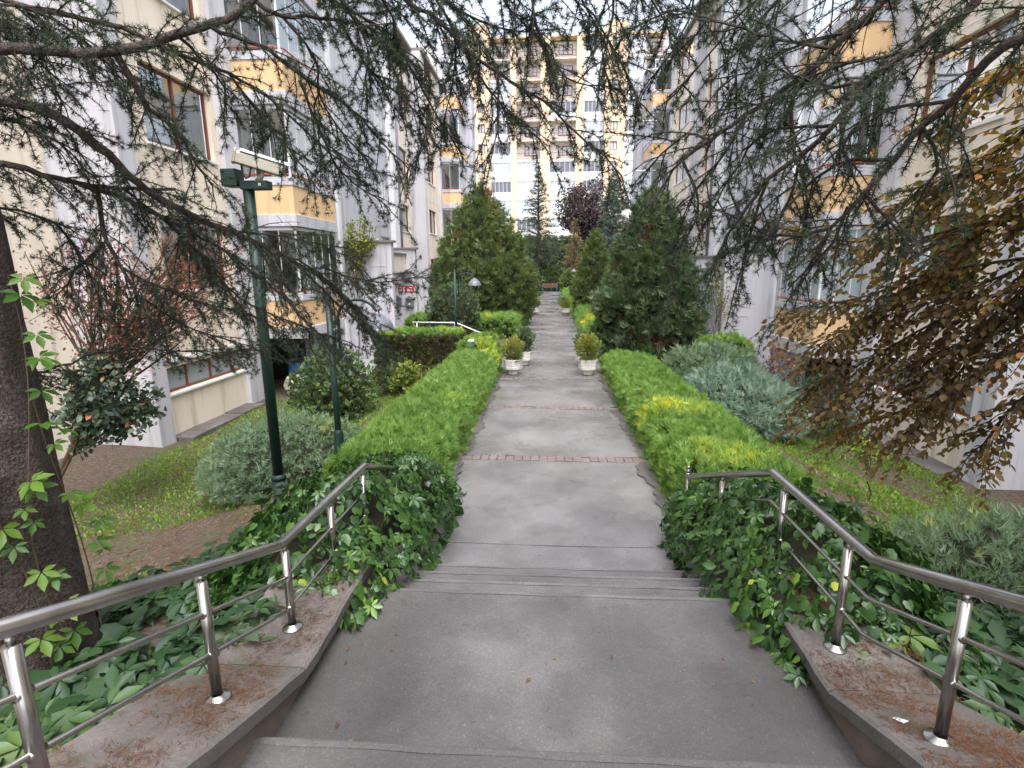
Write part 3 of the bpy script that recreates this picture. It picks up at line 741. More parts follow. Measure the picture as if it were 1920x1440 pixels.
LEFT = dict(a0=9.1, a1=7.85, a2=7.85, a3=7.1, ag=7.6, p1=9.83, b1=14.0, b1e=16.7, ba=6.45, st0=25.0, p2=32.0, b2=37.0, b2a=5.75, roof=14.1, zo=1.0)
RIGHT = dict(a0=8.4, a1=7.0, a2=7.9, a3=7.55, ag=7.3, p1=8.43, b1=12.5, b1e=14.6, ba=5.98, st0=22.5, p2=30.5, b2=36.6, b2a=6.4, roof=14.9, zo=.75)
blkL = block(-1, LEFT, 'cream and grey apartment block with orange balconies on the left side')
blkR = block(1, RIGHT, 'cream and grey apartment block with orange balconies on the right side')

# ------------------------------------------------------------------ entrance porches
def porch(sgn, a_out, a_in, y0, y1, zt, label, left):
    p = empty('entrance_porch', (sgn * a_in, y0, -.8), label, 'porch', 'entrance porches')
    f = bx('side_wall', M['grey'], p, sgn * a_out, sgn * a_in, y0, y0 + .28, ZB, zt)
    for k in range(4):           # raised square panels on the wall towards the stairs
        z = zt - .75 - .95 * k; xa, xb = a_out + .2, a_out + .72
        m = MB()
        for q in ((xa, xb, z, z + .025), (xa, xb, z - .70, z - .675), (xa, xa + .025, z - .675, z), (xb - .025, xb, z - .675, z)):
            m.box(sgn * q[0], sgn * q[1], y0 - .012, y0 + .01, q[2], q[3])
        m.build('panel_moulding', M['grey'], f)
    bx('wall_cap', M['roofedge'], p, sgn * (a_out - .08), sgn * (a_in + .0), y0 - .06, y0 + .34, zt + .003, zt + .07)
    g = bx('side_wall', M['grey'], p, sgn * (a_out + .08), sgn * a_in, y1, y1 + .28, ZB, zt - .1)
    bx('wall_cap', M['roofedge'], p, sgn * a_out, sgn * a_in, y1 - .06, y1 + .34, zt - .097, zt - .03)
    bx('lintel', M['cream'], p, sgn * (a_out + .45), sgn * (a_out + .65), y0 + .282, y1 - .002, zt - .95, zt - .32)
    bx('lintel_cap', M['roofedge'], p, sgn * (a_out + .4), sgn * (a_out + .72), y0 + .282, y1 - .002, zt - .317, zt - .25)
    bx('lintel', M['cream'], p, sgn * (a_in - .5), sgn * (a_in - .3), y0 + .282, y1 - .002, zt - 1.5, zt - .955)
    d = bx('door', M['alu'], p, sgn * (a_in - .35), sgn * (a_in - .29), y0 + .9, y1 - .9, -.8, zt - 1.6)
    MB().quad((sgn * (a_in - .36), y0 + 1.0, -.6), (sgn * (a_in - .36), y1 - 1.0, -.6), (sgn * (a_in - .36), y1 - 1.0, zt - 1.7), (sgn * (a_in - .36), y0 + 1.0, zt - 1.7)).build('door_pane', M['glass'], d)
    bx('back_wall', M['cream'], p, sgn * (a_in - .28), sgn * (a_in - .2), y0 + .28, y1, ZB, zt - 1.0)
    bx('floor_slab', M['coping'], p, sgn * (a_out + .1), sgn * (a_in - .3), y0 + .282, y1 - .002, ZB, -.35)
    bx('meter_box', M['lampgrey'], p, sgn * (a_out + .25), sgn * (a_out + .55), y1 - .13, y1 - .004, 2.05, 2.45, bevel=.01)
    return p
porch(-1, 5.02, 7.45, 17.55, 21.0, 3.34, 'grey entrance porch with dark capped walls beside the left lamp', True)
porch(1, 4.72, 7.15, 15.0, 18.2, 2.88, 'grey entrance porch with square mouldings beside the right balconies', False)
red = surf('red_plate', (.50, .02, .03), (.58, .035, .045), 4., .4, 30, 0)
def mailbox(x, y, z, label):
    o = empty('mailbox', (x, y, z), label, 'mailbox', 'mailboxes on the porch wall')
    m = MB(); w, h, dd = .15, .30, .14
    m.prism([(x - w, y - dd), (x + w, y - dd), (x + w, y), (x - w, y)], z, z + h); m.build('box', M['lampgrey'], o, bevel=.006)
    m = MB(); k = 0
    A = [(x - w - .03, y - dd - .03, z + h + .002), (x + w + .03, y - dd - .03, z + h + .002), (x, y - dd - .03, z + h + .13)]
    B = [(a, y + .0, c) for a, b_, c in A]
    m.v = A + B; m.f = [(0, 1, 2), (5, 4, 3), (0, 3, 4, 1), (1, 4, 5, 2), (2, 5, 3, 0)]; m.m = [0] * 5
    m.build('pitched_lid', M['roofedge'], o)
    bx('slot', M['blackplastic'], o, x - .09, x + .09, y - dd - .004, y - dd + .01, z + .2, z + .225)
    bx('badge', M['white'], o, x - .03, x + .03, y - dd - .005, y - dd + .01, z + .08, z + .13)
mailbox(-5.86, 20.995, 1.08, 'grey house shaped mailbox nearer the door of the left porch')
mailbox(-5.36, 20.995, 1.06, 'grey house shaped mailbox at the outer edge of the left porch wall')
for k, (x, lab) in enumerate(((-5.98, 'small red plate farthest from the path on the porch wall'), (-5.72, 'small red plate in the middle of the porch wall'), (-5.36, 'largest red plate above the outer mailbox'))):
    w = .09 if k < 2 else .17
    o = empty('sign_plate', (x, 20.99, 1.72), lab, 'sign', 'red plates on the porch wall')
    bx('plate', red, o, x - w, x + w, 20.975, 20.995, 1.62, 1.86, bevel=.004)
    m = MB()
    for q in range(3): m.box(x - w * .6, x + w * .6, 20.971, 20.978, 1.66 + .06 * q, 1.685 + .06 * q)
    m.build('faded_writing', M['white'], o)
# ------------------------------------------------------------------ tower at the far end
def tower():
    Y = 91.; t = empty('tower_block', (.5, Y, 3.2), 'tall orange and cream tower block closing the far end of the path', 'building')
    zr = 36.9; z0 = 2.6; SF = 2.9; n = 12
    fl = [1.9 + SF * k for k in range(n)]
    m = MB(); m.box(-30, 32, Y + 1.1, Y + 14, z0, zr - .5); m.build('wall', M['white'], t)
    cols = [(-12.4, -9.25, 1.), (-6.0, -5.1, .45), (-1.35, .1, .45), (4.15, 5.35, .45), (8.45, 11.6, 1.)]
    for a, b, d in cols:
        top = zr + (1.4 if b - a > 2 else 0)
        ops = []
        if b - a > 2:
            xs = (a + b) / 2 + (.3 if a < 0 else -.1); ops = [(xs - .55, xs + .55, z + 1.0, z + 2.25) for z in fl]
        xs_ = sorted({a, b} | {v for o in ops for v in o[:2]}); zs = sorted({z0, top} | {v for o in ops for v in o[2:]})
        m = MB(); yf = Y - d
        for p, q in zip(xs_, xs_[1:]):
            for r_, s in zip(zs, zs[1:]):
                if any(o[0] < (p + q) / 2 < o[1] and o[2] < (r_ + s) / 2 < o[3] for o in ops): continue
                m.quad((p, yf, r_), (q, yf, r_), (q, yf, s), (p, yf, s))
        for x in (a, b): m.quad((x, yf, z0), (x, Y + 1.1, z0), (x, Y + 1.1, top), (x, yf, top))
        m.quad((a, yf, top), (b, yf, top), (b, Y + 2, top), (a, Y + 2, top))
        m.build('orange_column', M['torange'], t)
        for o in ops:
            f = MB(); yw = yf + .12
            for q in ((o[0], o[1], o[2], o[2] + .1), (o[0], o[1], o[3] - .1, o[3]), (o[0], o[0] + .1, o[2] + .1, o[3] - .1), (o[1] - .1, o[1], o[2] + .1, o[3] - .1), ((o[0] + o[1]) / 2 - .05, (o[0] + o[1]) / 2 + .05, o[2] + .1, o[3] - .1)):
                f.box(q[0], q[1], yw, yw + .06, q[2], q[3])
            w = f.build('window', M['brownframe'], t)
            xm = (o[0] + o[1]) / 2
            MB().quad((o[0], yw + .07, o[2]), (xm, yw + .07, o[2]), (xm, yw + .07, o[3]), (o[0], yw + .07, o[3])).build('pane', M['lampgrey'] if random.random() < .5 else M['twhite'], w)
            MB().quad((xm, yw + .07, o[2]), (o[1], yw + .07, o[2]), (o[1], yw + .07, o[3]), (xm, yw + .07, o[3])).build('pane', M['twhite'], w)
    bays = [(-9.25, -6.0, 'g'), (-5.1, -1.35, 'o'), (.1, 4.15, 'o'), (5.35, 8.45, 'g'), (11.6, 14.6, 'g'), (-16.4, -12.4, 'g'), (14.6, 17.5, 'o')]
    for bi, (a, b, kind) in enumerate(bays):
        for k, z in enumerate(fl):
            a_, b_ = a + .02, b - .02
            s = MB().box(a_, b_, Y - .25, Y + 1.09, z - .22, z).build('balcony', M['cream'] if kind == 'o' else M['white'], t)
            closed = kind == 'g' or k < 6 or (k in (8,) and bi == 2)
            if closed and not (kind == 'g' and k > 9 and bi == 0):
                bx('parapet', M['white'], s, a_, b_, Y - .2, Y - .1, z + .002, z + .85)
                m = MB(); nn = 5
                m.box(a_, b_, Y - .2, Y - .14, z + SF - .40, z + SF - .23); m.box(a_, b_, Y - .21, Y - .09, z + .852, z + .93)
                for i in range(nn + 1):
                    x = a_ + .03 + (b_ - a_ - .06) * i / nn; m.box(x - .03, x + .03, Y - .2, Y - .14, z + .93, z + SF - .4)
                m.build('glazing_frame', M['alu'], s)
                MB().quad((a_, Y - .12, z + .93), (b_, Y - .12, z + .93), (b_, Y - .12, z + SF - .4), (a_, Y - .12, z + SF - .4)).build('pane', M['twhite'] if random.random() < .72 else M['lampgrey'], s)
            else:
                m = MB(); nn = 22
                m.box(a_, b_, Y - .2, Y - .15, z + .92, z + .98); m.box(a_, b_, Y - .2, Y - .15, z + .08, z + .13)
                for i in range(nn + 1):
                    x = a_ + .02 + (b_ - a_ - .04) * i / nn; m.box(x - .017, x + .017, Y - .19, Y - .16, z + .13, z + .92)
                m.build('railing', M['brownframe'], s)
                xa, xb = a_ + (b_ - a_) * .32, a_ + (b_ - a_) * .86; zz0, zz1 = z + .75, z + 2.15; yw = Y + 1.0
                m = MB()
                for q in ((xa, xb, zz0, zz0 + .1), (xa, xb, zz1 - .1, zz1)): m.box(q[0], q[1], yw, yw + .09, q[2], q[3])
                for i in range(4):
                    x = xa + .05 + (xb - xa - .1) * i / 3; m.box(x - .05, x + .05, yw, yw + .09, zz0 + .1, zz1 - .1)
                w = m.build('window', M['brownframe'], s)
                MB().quad((xa, yw + .06, zz0), (xb, yw + .06, zz0), (xb, yw + .06, zz1), (xa, yw + .06, zz1)).build('pane', M['twhite'], s)
    bx('roof', M['torange'], t, -16.5, 17.6, Y - .4, Y + 14.2, zr - .3, zr)
    return t
tower()
ac = empty('air_conditioner', (1.0, 91.2, 30.2), 'white air conditioner unit on an upper balcony of the tower', 'air conditioner')
bx('casing', M['white'], ac, .45, 1.45, 91.0, 91.4, 29.9, 30.75, bevel=.03)
MB().tube([(.95, 90.985, 30.33), (.95, 91.0, 30.33)], .33, 16).build('fan_grille', M['lampgrey'], ac)
# ------------------------------------------------------------------ poles, lamps, camera
def gzf(x, y): return float(gz(x, y))
def camera_pole():
    x, y = -2.70, 5.0; zb = gzf(x, y)
    o = empty('camera_pole', (x, y, zb), 'tall dark green steel pole carrying the security camera', 'pole')
    MB().tube([(x, y, zb - .1), (x, y, .42)], .068, 16).build('lower_shaft', M['greenpole'], o, smooth=True)
    MB().lathe([(.068, 0), (.074, .0), (.074, .03), (.058, .05), (.050, .055)], (x, y, .415), 18).build('collar', M['greenpole'], o, smooth=True)
    MB().tube([(x, y, .45), (x, y, 3.21)], .050, 16).build('upper_shaft', M['greenpole'], o, smooth=True)
    bx('junction_box', M['greenpole'], o, x - .20, x - .055, y - .09, y + .05, 3.24, 3.39, bevel=.008)
    bx('top_plate', M['greenpole'], o, x - .05, x + .20, y - .06, y + .06, 3.215, 3.29, bevel=.006)
    bx('bolt_head', M['steel'], o, x + .13, x + .155, y - .066, y - .06, 3.24, 3.265)
camera_pole()
def security_camera():
    o = empty('security_camera', (-2.66, 5.0, 3.295), 'beige box security camera with sun hood on the green pole', 'camera')
    c = Vector((-2.56, 4.98, 3.435)); d = Vector((.84, .42, -.25)).normalized()
    s = Vector((0, 0, 1)).cross(d).normalized(); u = d.cross(s).normalized()
    def block_(l0, l1, w, h0, h1, name, mat, taper=0.):
        m = MB(); P = []
        for l, tw in ((l0, 0), (l1, taper)):
            for a, b in ((-w + tw, h0), (w - tw, h0), (w - tw, h1 * .6), (w * .6, h1), (-w * .6, h1), (-w + tw, h1 * .6)):
                P.append(tuple(c + d * l + s * a + u * b))
        m.v = P; m.f = [tuple(range(6)), tuple(range(11, 5, -1))] + [(i, (i + 1) % 6, 6 + (i + 1) % 6, 6 + i) for i in range(6)]; m.m = [0] * 8
        return m.build(name, mat, o, bevel=.006)
    block_(-.20, .19, .058, -.055, .05, 'housing', M['camhousing'])
    block_(-.17, .235, .064, .053, .075, 'sun_hood', M['alu'])
    block_(-.215, -.2, .062, -.06, .068, 'rear_cap', M['camhousing'])
    block_(.19, .196, .045, -.042, .03, 'front_glass', M['blackplastic'])
    p0 = c + d * .03 - u * .06
    MB().tube([tuple(p0), (p0.x - .01, p0.y, 3.33), (-2.60, 5.0, 3.292)], [.022, .02, .03], 10).build('mounting_bracket', M['camhousing'], o, smooth=True)
    q = c - d * .14 - u * .055; m = MB()
    m.tube([tuple(q), (q.x, q.y, q.z - .05), (q.x + .005, q.y, q.z - .09), (q.x + .03, q.y, q.z - .115), (q.x + .065, q.y, q.z - .10), (q.x + .075, q.y, q.z - .05), tuple(q + d * .08)], .0085, 8)
    m.build('cable', M['blackplastic'], o, smooth=True)
security_camera()
def lamp_post(x, y, h, arm, label, zb=None, r=.04, dirx=1.):
    zb = gzf(x, y) if zb is None else zb
    o = empty('lamp_post', (x, y, zb), label, 'lamp post', 'gooseneck lamp posts')
    MB().tube([(x, y, zb - .1), (x, y, h)], r, 14).build('shaft', M['greenpole'], o, smooth=True)
    MB().lathe([(r + .02, -.1), (r + .02, .5), (r + .012, .53), (r, .55)], (x, y, zb), 14).build('base_sleeve', M['greenpole'], o, smooth=True)
    MB().lathe([(r, 0), (r * .9, .03), (r * .25, .05), (r * .15, .12), (0, .13)], (x, y, h), 12).build('finial', M['greenpole'], o, smooth=True)
    pts = [(x + .11, y, h - .75)] + [(x + .11, y, h - .3)]
    for k in range(0, 11):
        a = math.pi - math.pi * k / 10 * .93
        pts.append((x + .11 + arm / 2 + arm / 2 * math.cos(a), y, h - .25 + arm * .42 * math.sin(a)))
    g = MB().tube(pts, .018, 10).build('gooseneck', M['greenpole'], o, smooth=True)
    m = MB()
    for z in (h - .68, h - .35): m.box(x + r * .6, x + .12, y - .02, y + .02, z, z + .03)
    m.build('clamp', M['greenpole'], g)
    ex, ez = pts[-1][0], pts[-1][2]
    rr = .19
    prof = [(.03, .02), (.045, -.01), (.09, -.03)] + [(rr * math.sin(R(a)), -.185 + .155 * math.cos(R(a))) for a in range(35, 91, 11)] + [(rr + .012, -.19), (rr + .012, -.20), (rr - .006, -.20), (rr * .9, -.15), (rr * .6, -.08), (.02, -.05)]
    s = MB().lathe(prof, (ex, y, ez), 28).build('lamp_shade', M['lampgrey'], o, smooth=True)
    MB().lathe([(.0, -.17), (.05, -.16), (.06, -.12), (.03, -.07), (0, -.06)], (ex, y, ez), 14).build('bulb', M['white'], s, smooth=True)
    return o
lamp_post(-2.66, 6.5, 2.18, .50, 'gooseneck lamp post standing in front of the rounded juniper')
lamp_post(-2.72, 16., 2.42, .48, 'gooseneck lamp post between the hedges before the cone shaped thuja', -.1)
lamp_post(2.5, 44.5, 2.7, -.55, 'distant lamp post half hidden behind the right thujas', -.1)

# ------------------------------------------------------------------ planters and their plants
def planter(x, y, r, label, plabel, yellow, h):
    o = empty('planter', (x, y, 0), label, 'planter', 'pairs of stone planters on the path')
    a = math.pi / 8
    m = MB(); m.lathe([(r * .55, 0), (r * .62, .03), (r * .58, .07), (r * .80, .11)], (x, y, .012), 8); m.build('foot', M['planter'], o)
    m = MB(); m.lathe([(r * .80, .112), (r * .98, .135), (r, .19), (r * .985, .20), (r * .985, .212), (r, .222), (r * 1.03, .31), (r * 1.06, .33), (r * 1.06, .37), (r * .94, .37), (r * .9, .31), (0, .31)], (x, y, .012), 8)
    m.build('bowl', M['planter'], o)
    bx('soil', M['soil'], o, x - r * .6, x + r * .6, y - r * .6, y + r * .6, .30, .335)
    p = empty('potted_shrub', (x, y, .33), plabel, 'plant', 'shrubs in the path planters')
    nm = NM(); N = 26
    for k in range(N):
        d = np.array([random.gauss(0, .42), random.gauss(0, .42), 1.]); d /= np.linalg.norm(d); L = h * random.uniform(.55, 1.0)
        nm.tube(np.array([[x, y, .3]]) + np.array([[0, 0, 0], d * L * .5, d * L]), [.006, .005, .002], 3)
    nm.build('stem', M['sheltertrunk'], p)
    n = 1700; dd = rnd3(n); rad = RNG.random(n) ** .45
    P = np.stack([x + dd[:, 0] * rad * r * 1.2, y + dd[:, 1] * rad * r * 1.2, .34 + h * .5 + dd[:, 2] * rad * h * .5], -1)
    lm = lump(P + x, 7.); P += .11 * lm[:, None] * dd * np.array([1, 1, 1.3]); P[:, 2] = np.maximum(P[:, 2], .36)
    f = NM(); put(f, [SMALL, OVAL], P, dd + np.array([0, 0, .6]), rnd3(n) + np.array([0, 0, .8]), RNG.uniform(.035, .07, n),
                  np.clip(RNG.random(n) * .6 + (.5 * (P[:, 2] - .36) / h if yellow else 0), 0, 1).astype(np.float32))
    tag(f.build('leaves', M['yellowshrub'] if yellow else M['shrub'], p), kind='stuff')
planter(-.80, 12.72, .225, 'near left stone planter with a yellow leaved shrub', 'yellow green shrub in the near left planter', True, .52)
planter(-.60, 14.0, .225, 'second left stone planter just behind the near one', 'green shrub in the second left planter', False, .62)
planter(.98, 12.70, .225, 'near right stone planter at the foot of the hedge', 'yellow topped shrub in the near right planter', True, .62)
planter(.96, 13.9, .225, 'second right stone planter just behind the near one', 'green shrub in the second right planter', False, .55)
planter(-.74, 29.7, .30, 'far left white planter below the big thuja', 'small green shrub in the far left planter', False, .55)
planter(.98, 29.5, .30, 'far right white planter beside the low hedge', 'small yellow shrub in the far right planter', True, .5)
planter(.92, 31.2, .30, 'farthest right white planter behind another planter', 'small green shrub in the farthest planter', False, .5)

# ------------------------------------------------------------------ bench, hand rail of the side path, store clutter
blue = surf('blue_paint', (.03, .10, .28), (.05, .14, .34), 4., .45, 40, 0)
wood = surf('bench_wood', (.13, .055, .04), (.19, .085, .06), 5., .6, 60, .2)
b = empty('park_bench', (.2, 58, 0), 'red brown slatted bench with blue legs at the end of the path', 'bench')
for k in range(4): bx('seat_slat', wood, b, -.62, 1.02, 57.72 + .12 * k, 57.82 + .12 * k, .44, .475)
for k in range(3): bx('back_slat', wood, b, -.62, 1.02, 58.21 + .03 * k, 58.245 + .03 * k, .55 + .12 * k, .65 + .12 * k)
for x in (-.55, .95):
    m = MB(); m.tube([(x, 57.75, 0), (x, 57.75, .43)], .03, 8); m.tube([(x, 58.2, 0), (x, 58.2, .5), (x, 58.32, .9)], .03, 8); m.tube([(x, 57.72, .425), (x, 58.2, .425)], .03, 8); m.tube([(x, 57.72, .44), (x, 57.72, .66), (x, 58.25, .68)], .025, 8)
    m.build('leg_frame', blue, b, smooth=True)
w = empty('hand_rail', (-3.2, 17.6, 0), 'thin white hand rail showing above the left hedge', 'hand rail')
MB().tube([(-4.6, 18.2, .72), (-3.06, 18.0, .72), (-2.3, 17.9, .42), (-2.0, 17.85, .36)], .022, 8).build('rail_tube', M['white'], w, smooth=True)
for x in (-4.4, -3.1, -2.1): MB().tube([(x, 18.0, gzf(x, 18.) - .1), (x, 18.0, .71 if x < -3 else .37)], .018, 8).build('post', M['white'], w, smooth=True)
s = empty('blue_hose_box', (-1.95, 14.05, 0), 'small blue utility box at the corner of the left hedge', 'utility box')
bx('case', blue, s, -2.06, -1.92, 13.95, 14.1, -.1, .62, bevel=.02)
bx('lid', M['white'], s, -2.07, -1.91, 13.94, 14.11, .622, .66, bevel=.008)
o = empty('storage_barrel', (-7.3, 15.2, -.95), 'blue and black barrel stored under the left balcony', 'barrel')
MB().lathe([(.24, 0), (.28, .1), (.29, .5), (.26, .8), (.25, .82), (0, .82)], (-7.3, 15.2, -.95), 16).build('drum', blue, o, smooth=True)
MB().lathe([(.27, 0), (.27, .05), (0, .06)], (-7.3, 15.2, -.125), 16).build('lid', M['blackplastic'], o, smooth=True)
o = empty('rubbish_sack', (-7.1, 14.5, -.95), 'pale sack lying under the left balcony', 'sack')
nm = NM(); th = np.linspace(0, np.pi, 9); ph = np.linspace(0, 2 * np.pi, 15)[:-1]
V = np.array([(.32 * math.sin(t) * math.cos(p), .28 * math.sin(t) * math.sin(p), .3 - .3 * math.cos(t)) for t in th for p in ph]); V *= (1 + .15 * lump(V, 9.))[:, None]
T = np.array([q for i in range(8) for j in range(14) for q in ((i * 14 + j, i * 14 + (j + 1) % 14, (i + 1) * 14 + j), ((i + 1) * 14 + j, i * 14 + (j + 1) % 14, (i + 1) * 14 + (j + 1) % 14))])
nm.add(V + np.array([-7.1, 14.5, -.97]), T); nm.build('bag', M['blind'], o, True)
o = empty('wooden_board', (6.9, 13.6, -.95), 'brown wooden board leaning under the right balcony', 'board')
bx('plank', wood, o, 6.95, 7.0, 12.9, 13.9, -.95, .1); bx('batten', wood, o, 6.91, 6.948, 13.2, 13.3, -.9, .05)
o = empty('paper_scrap', (1.4, 1.86, float(cop(1.86))), 'small white paper scrap on the right coping', 'litter')
MB().quad((1.385, 1.885, float(cop(1.885)) + .004), (1.40, 1.84, float(cop(1.84)) + .006), (1.425, 1.85, float(cop(1.85)) + .012), (1.41, 1.895, float(cop(1.895)) + .005)).build('sheet', M['white'], o)
for nm_, sg, a0, a1, ya, yb in (('pavement', -1, 7.35, 7.84, 10.3, 13.2), ('pavement', 1, 6.5, 6.99, 8.9, 11.8)):
    po = bpy.data.objects.new(nm_, None); link(po); tag(po, kind='structure')
    for k in range(6):
        y0 = ya + (yb - ya) * k / 6; bx('slab', M['coping'], po, sg * a0, sg * a1, y0 + .005, y0 + (yb - ya) / 6 - .005, -1.1, -.90 + random.uniform(-.01, .01), bevel=.008)
LIMB_L = [
(30,16,[-324,250,357,-256,250,347,-246,255,349,-222,260,349,-203,270,352,-181,285,364,-164,300,377,-150,305,387,-138,310,408]),
(30,9,[-328,250,344,-255,250,329,-251,255,328,-239,270,325,-231,290,311,-223,300,297,-211,320,283,-187,350,268,-159,380,245,-133,400,213]),
(20,8,[-330,255,306,-259,260,301,-255,275,299,-249,290,296,-233,300,295,-216,320,297]),
(14,5,[-249,290,296,-238,300,292,-228,320,282,-209,350,263,-179,370,230]),
(14,5,[-244,295,295,-248,300,279,-247,300,267,-246,305,253,-242,310,236,-242,320,212]),
(18,5,[-203,270,352,-200,280,334,-201,285,331,-196,290,326,-194,300,318,-195,310,308,-193,320,298]),
(16,4,[-309,250,381,-223,270,368,-200,280,364,-186,290,358,-170,310,354,-159,340,346,-143,360,329,-124,380,309]),
(12,4,[-170,295,372,-160,300,368,-148,310,366,-136,320,356,-117,340,345,-102,360,328,-88,370,313]),
(12,4,[-150,305,387,-138,310,381,-113,330,386,-92,340,381,-73,350,370]),
(12,4,[-310,250,375,-247,260,370,-231,270,366,-223,280,359,-216,290,346]),
(10,4,[-138,310,408,-109,320,389,-87,320,376,-73,320,357,-61,330,335,-46,330,314]),
(14,4,[-138,310,408,-88,300,392,-69,300,381,-53,300,372,-38,300,357,-17,310,346,0,310,336,17,310,320,33,320,310,43,320,300]),
(7,3,[-26,305,353,-23,305,343,-24,305,328,-26,310,316,-30,310,301]),
(12,3,[-88,300,392,-30,290,392,10,290,383,24,300,371,35,300,357,43,300,342,50,300,328]),
(8,3,[-30,290,392,-16,300,375,-3,300,363,5,300,355]),
(9,3,[-69,300,396,-47,310,383,-25,310,372,-6,310,369]),
(8,3,[-111,330,380,-97,330,358,-82,340,347,-70,340,326,-84,340,305]),
(8,3,[-136,320,353,-129,340,318,-124,350,307,-104,360,292,-99,360,286]),
(8,3,[-160,385,252,-139,390,244,-115,400,241,-89,410,245]),
(10,3,[-169,370,252,-152,380,230,-132,385,210,-117,390,182]),
(9,3,[-187,350,268,-169,350,231,-157,360,209,-144,370,191]),
(8,3,[-201,340,275,-172,350,272,-148,360,266,-124,370,252]),
(10,3,[-395,300,206,-319,310,188,-310,320,190,-301,340,196,-278,350,197,-258,370,193,-234,390,190,-214,400,196]),
(8,3,[-242,310,236,-234,330,219,-224,350,207,-210,370,197]),
(8,3,[-247,300,267,-266,300,253,-295,310,234]),
(8,3,[-233,300,295,-226,330,275,-212,350,239,-202,360,217]),
(9,3,[-138,310,408,-116,310,400,-102,320,381,-96,320,363,-100,320,347]),
(9,3,[-69,300,396,-58,310,390,-47,310,368,-48,310,348,-56,320,329]),
(9,3,[-30,290,392,-9,300,389,-5,300,372,0,300,358,11,300,345,31,310,340]),
(9,3,[10,290,383,27,290,387,34,300,371,29,300,352,35,300,337]),
(9,3,[10,290,383,40,290,391,55,300,373,68,310,359]),
(8,3,[-88,300,392,-78,310,376,-82,310,359,-74,310,343]),
(8,3,[-47,310,383,-33,310,365,-34,310,350,-20,320,334,-3,320,320]),
(9,3,[-305,270,285,-279,290,281,-269,300,268,-260,300,247,-264,310,221]),
(9,3,[-228,320,282,-218,340,259,-202,350,232,-173,370,212,-143,380,199]),
(9,3,[-187,350,268,-157,360,252,-137,380,226,-122,390,198]),
(8,3,[-246,305,253,-234,320,240,-222,340,229,-196,350,221,-173,360,202]),
(9,3,[-298,250,325,-259,270,322,-248,280,314,-242,290,300]),
(9,3,[-287,250,368,-248,270,362,-247,280,349,-242,280,332]),
(9,3,[-181,285,364,-178,300,358,-174,310,346,-180,320,334]),
(8,3,[-170,310,354,-162,330,334,-154,350,317,-146,360,300]),
(8,3,[-138,310,381,-126,320,364,-129,330,348,-121,340,330,-109,350,316])]
LIMB_R = [
(9,3,[114,280,375,105,290,367,94,290,351,92,290,335,86,300,324]),
(8,3,[127,240,346,125,250,342,108,270,344,94,280,337,80,290,338]),
(8,3,[116,240,305,109,260,309,98,270,307,90,280,292,84,290,276]),
(8,3,[133,225,289,125,240,292,116,250,287,108,260,273,107,270,257]),
(8,3,[79,280,309,73,300,316,62,310,308,53,320,299]),
(8,3,[69,290,302,78,290,282,76,300,267,65,310,259]),
(8,3,[120,240,265,112,250,263,102,260,264,96,270,269]),
(18,5,[133,200,355,131,235,352,127,240,346,117,250,336,110,260,328,92,270,317,79,280,309,69,290,302,54,300,280]),
(22,5,[147,170,342,147,210,340,143,210,335,136,215,328,128,220,322,121,230,316,116,240,304,109,250,296,100,260,287,91,270,270,85,280,253]),
(22,5,[148,160,321,150,190,321,145,190,317,142,200,314,141,210,305,138,220,299,133,225,289,126,230,278,120,240,265,114,250,245]),
(8,3,[133,220,325,126,230,326,112,250,327,99,270,322,80,280,321]),
(8,3,[121,230,317,114,250,322,105,260,330,95,270,340]),
(9,3,[114,255,330,108,260,321,108,260,309,111,260,296,119,260,280]),
(9,3,[119,240,307,121,240,296,124,235,285,124,230,280]),
(10,3,[131,235,352,114,280,375,95,290,369,86,300,358,74,300,344,64,310,334]),
(8,3,[114,280,375,79,300,385,73,310,371,63,310,355,54,310,342]),
(8,3,[100,260,287,98,270,269,96,270,255,94,270,244]),
(8,3,[123,235,273,121,240,260,118,250,250,113,260,239]),
(8,3,[92,270,317,84,280,300,78,290,289,71,300,272]),
(8,3,[109,250,296,110,260,278,102,260,266,101,270,262]),
(8,3,[117,250,336,99,270,348,80,280,359,60,290,368,42,300,364]),
(8,3,[141,210,305,132,220,306,126,230,307,120,240,302]),
(8,3,[138,220,299,146,220,284,139,225,277]),
(8,3,[126,230,278,140,230,264,149,230,254])]
LIMB_B = [
(16,4,[278,260,286,248,290,254,230,300,241,219,320,230,200,340,218,177,360,199]),
(16,4,[280,260,275,242,280,239,237,300,216,219,310,203,205,330,184,188,360,156]),
(14,4,[272,250,266,236,270,224,228,280,207,218,290,189,212,300,169,206,310,155]),
(12,4,[274,260,301,244,290,274,227,310,271,206,330,264,175,350,265,153,360,272]),
(10,3,[271,260,313,235,280,301,225,300,298,212,320,291,195,340,277]),
(12,4,[266,240,244,237,260,201,230,270,183,230,280,166,234,290,154]),
(10,3,[248,290,254,235,320,249,215,340,240,197,360,229,173,380,223]),
(10,3,[237,300,216,234,320,183,223,340,161,210,360,145]),
(10,3,[234,240,340,207,260,337,206,280,336,201,290,328,197,300,318]),
(10,3,[239,240,318,221,270,315,221,290,306,215,310,295,203,320,277]),
(10,3,[266,250,291,236,280,285,232,300,275,223,320,255,213,340,234,193,350,213]),
(10,3,[263,240,259,233,270,244,232,290,228,222,300,210,217,320,183]),
(10,3,[242,280,239,239,310,232,219,330,212,203,350,190,186,380,166])]

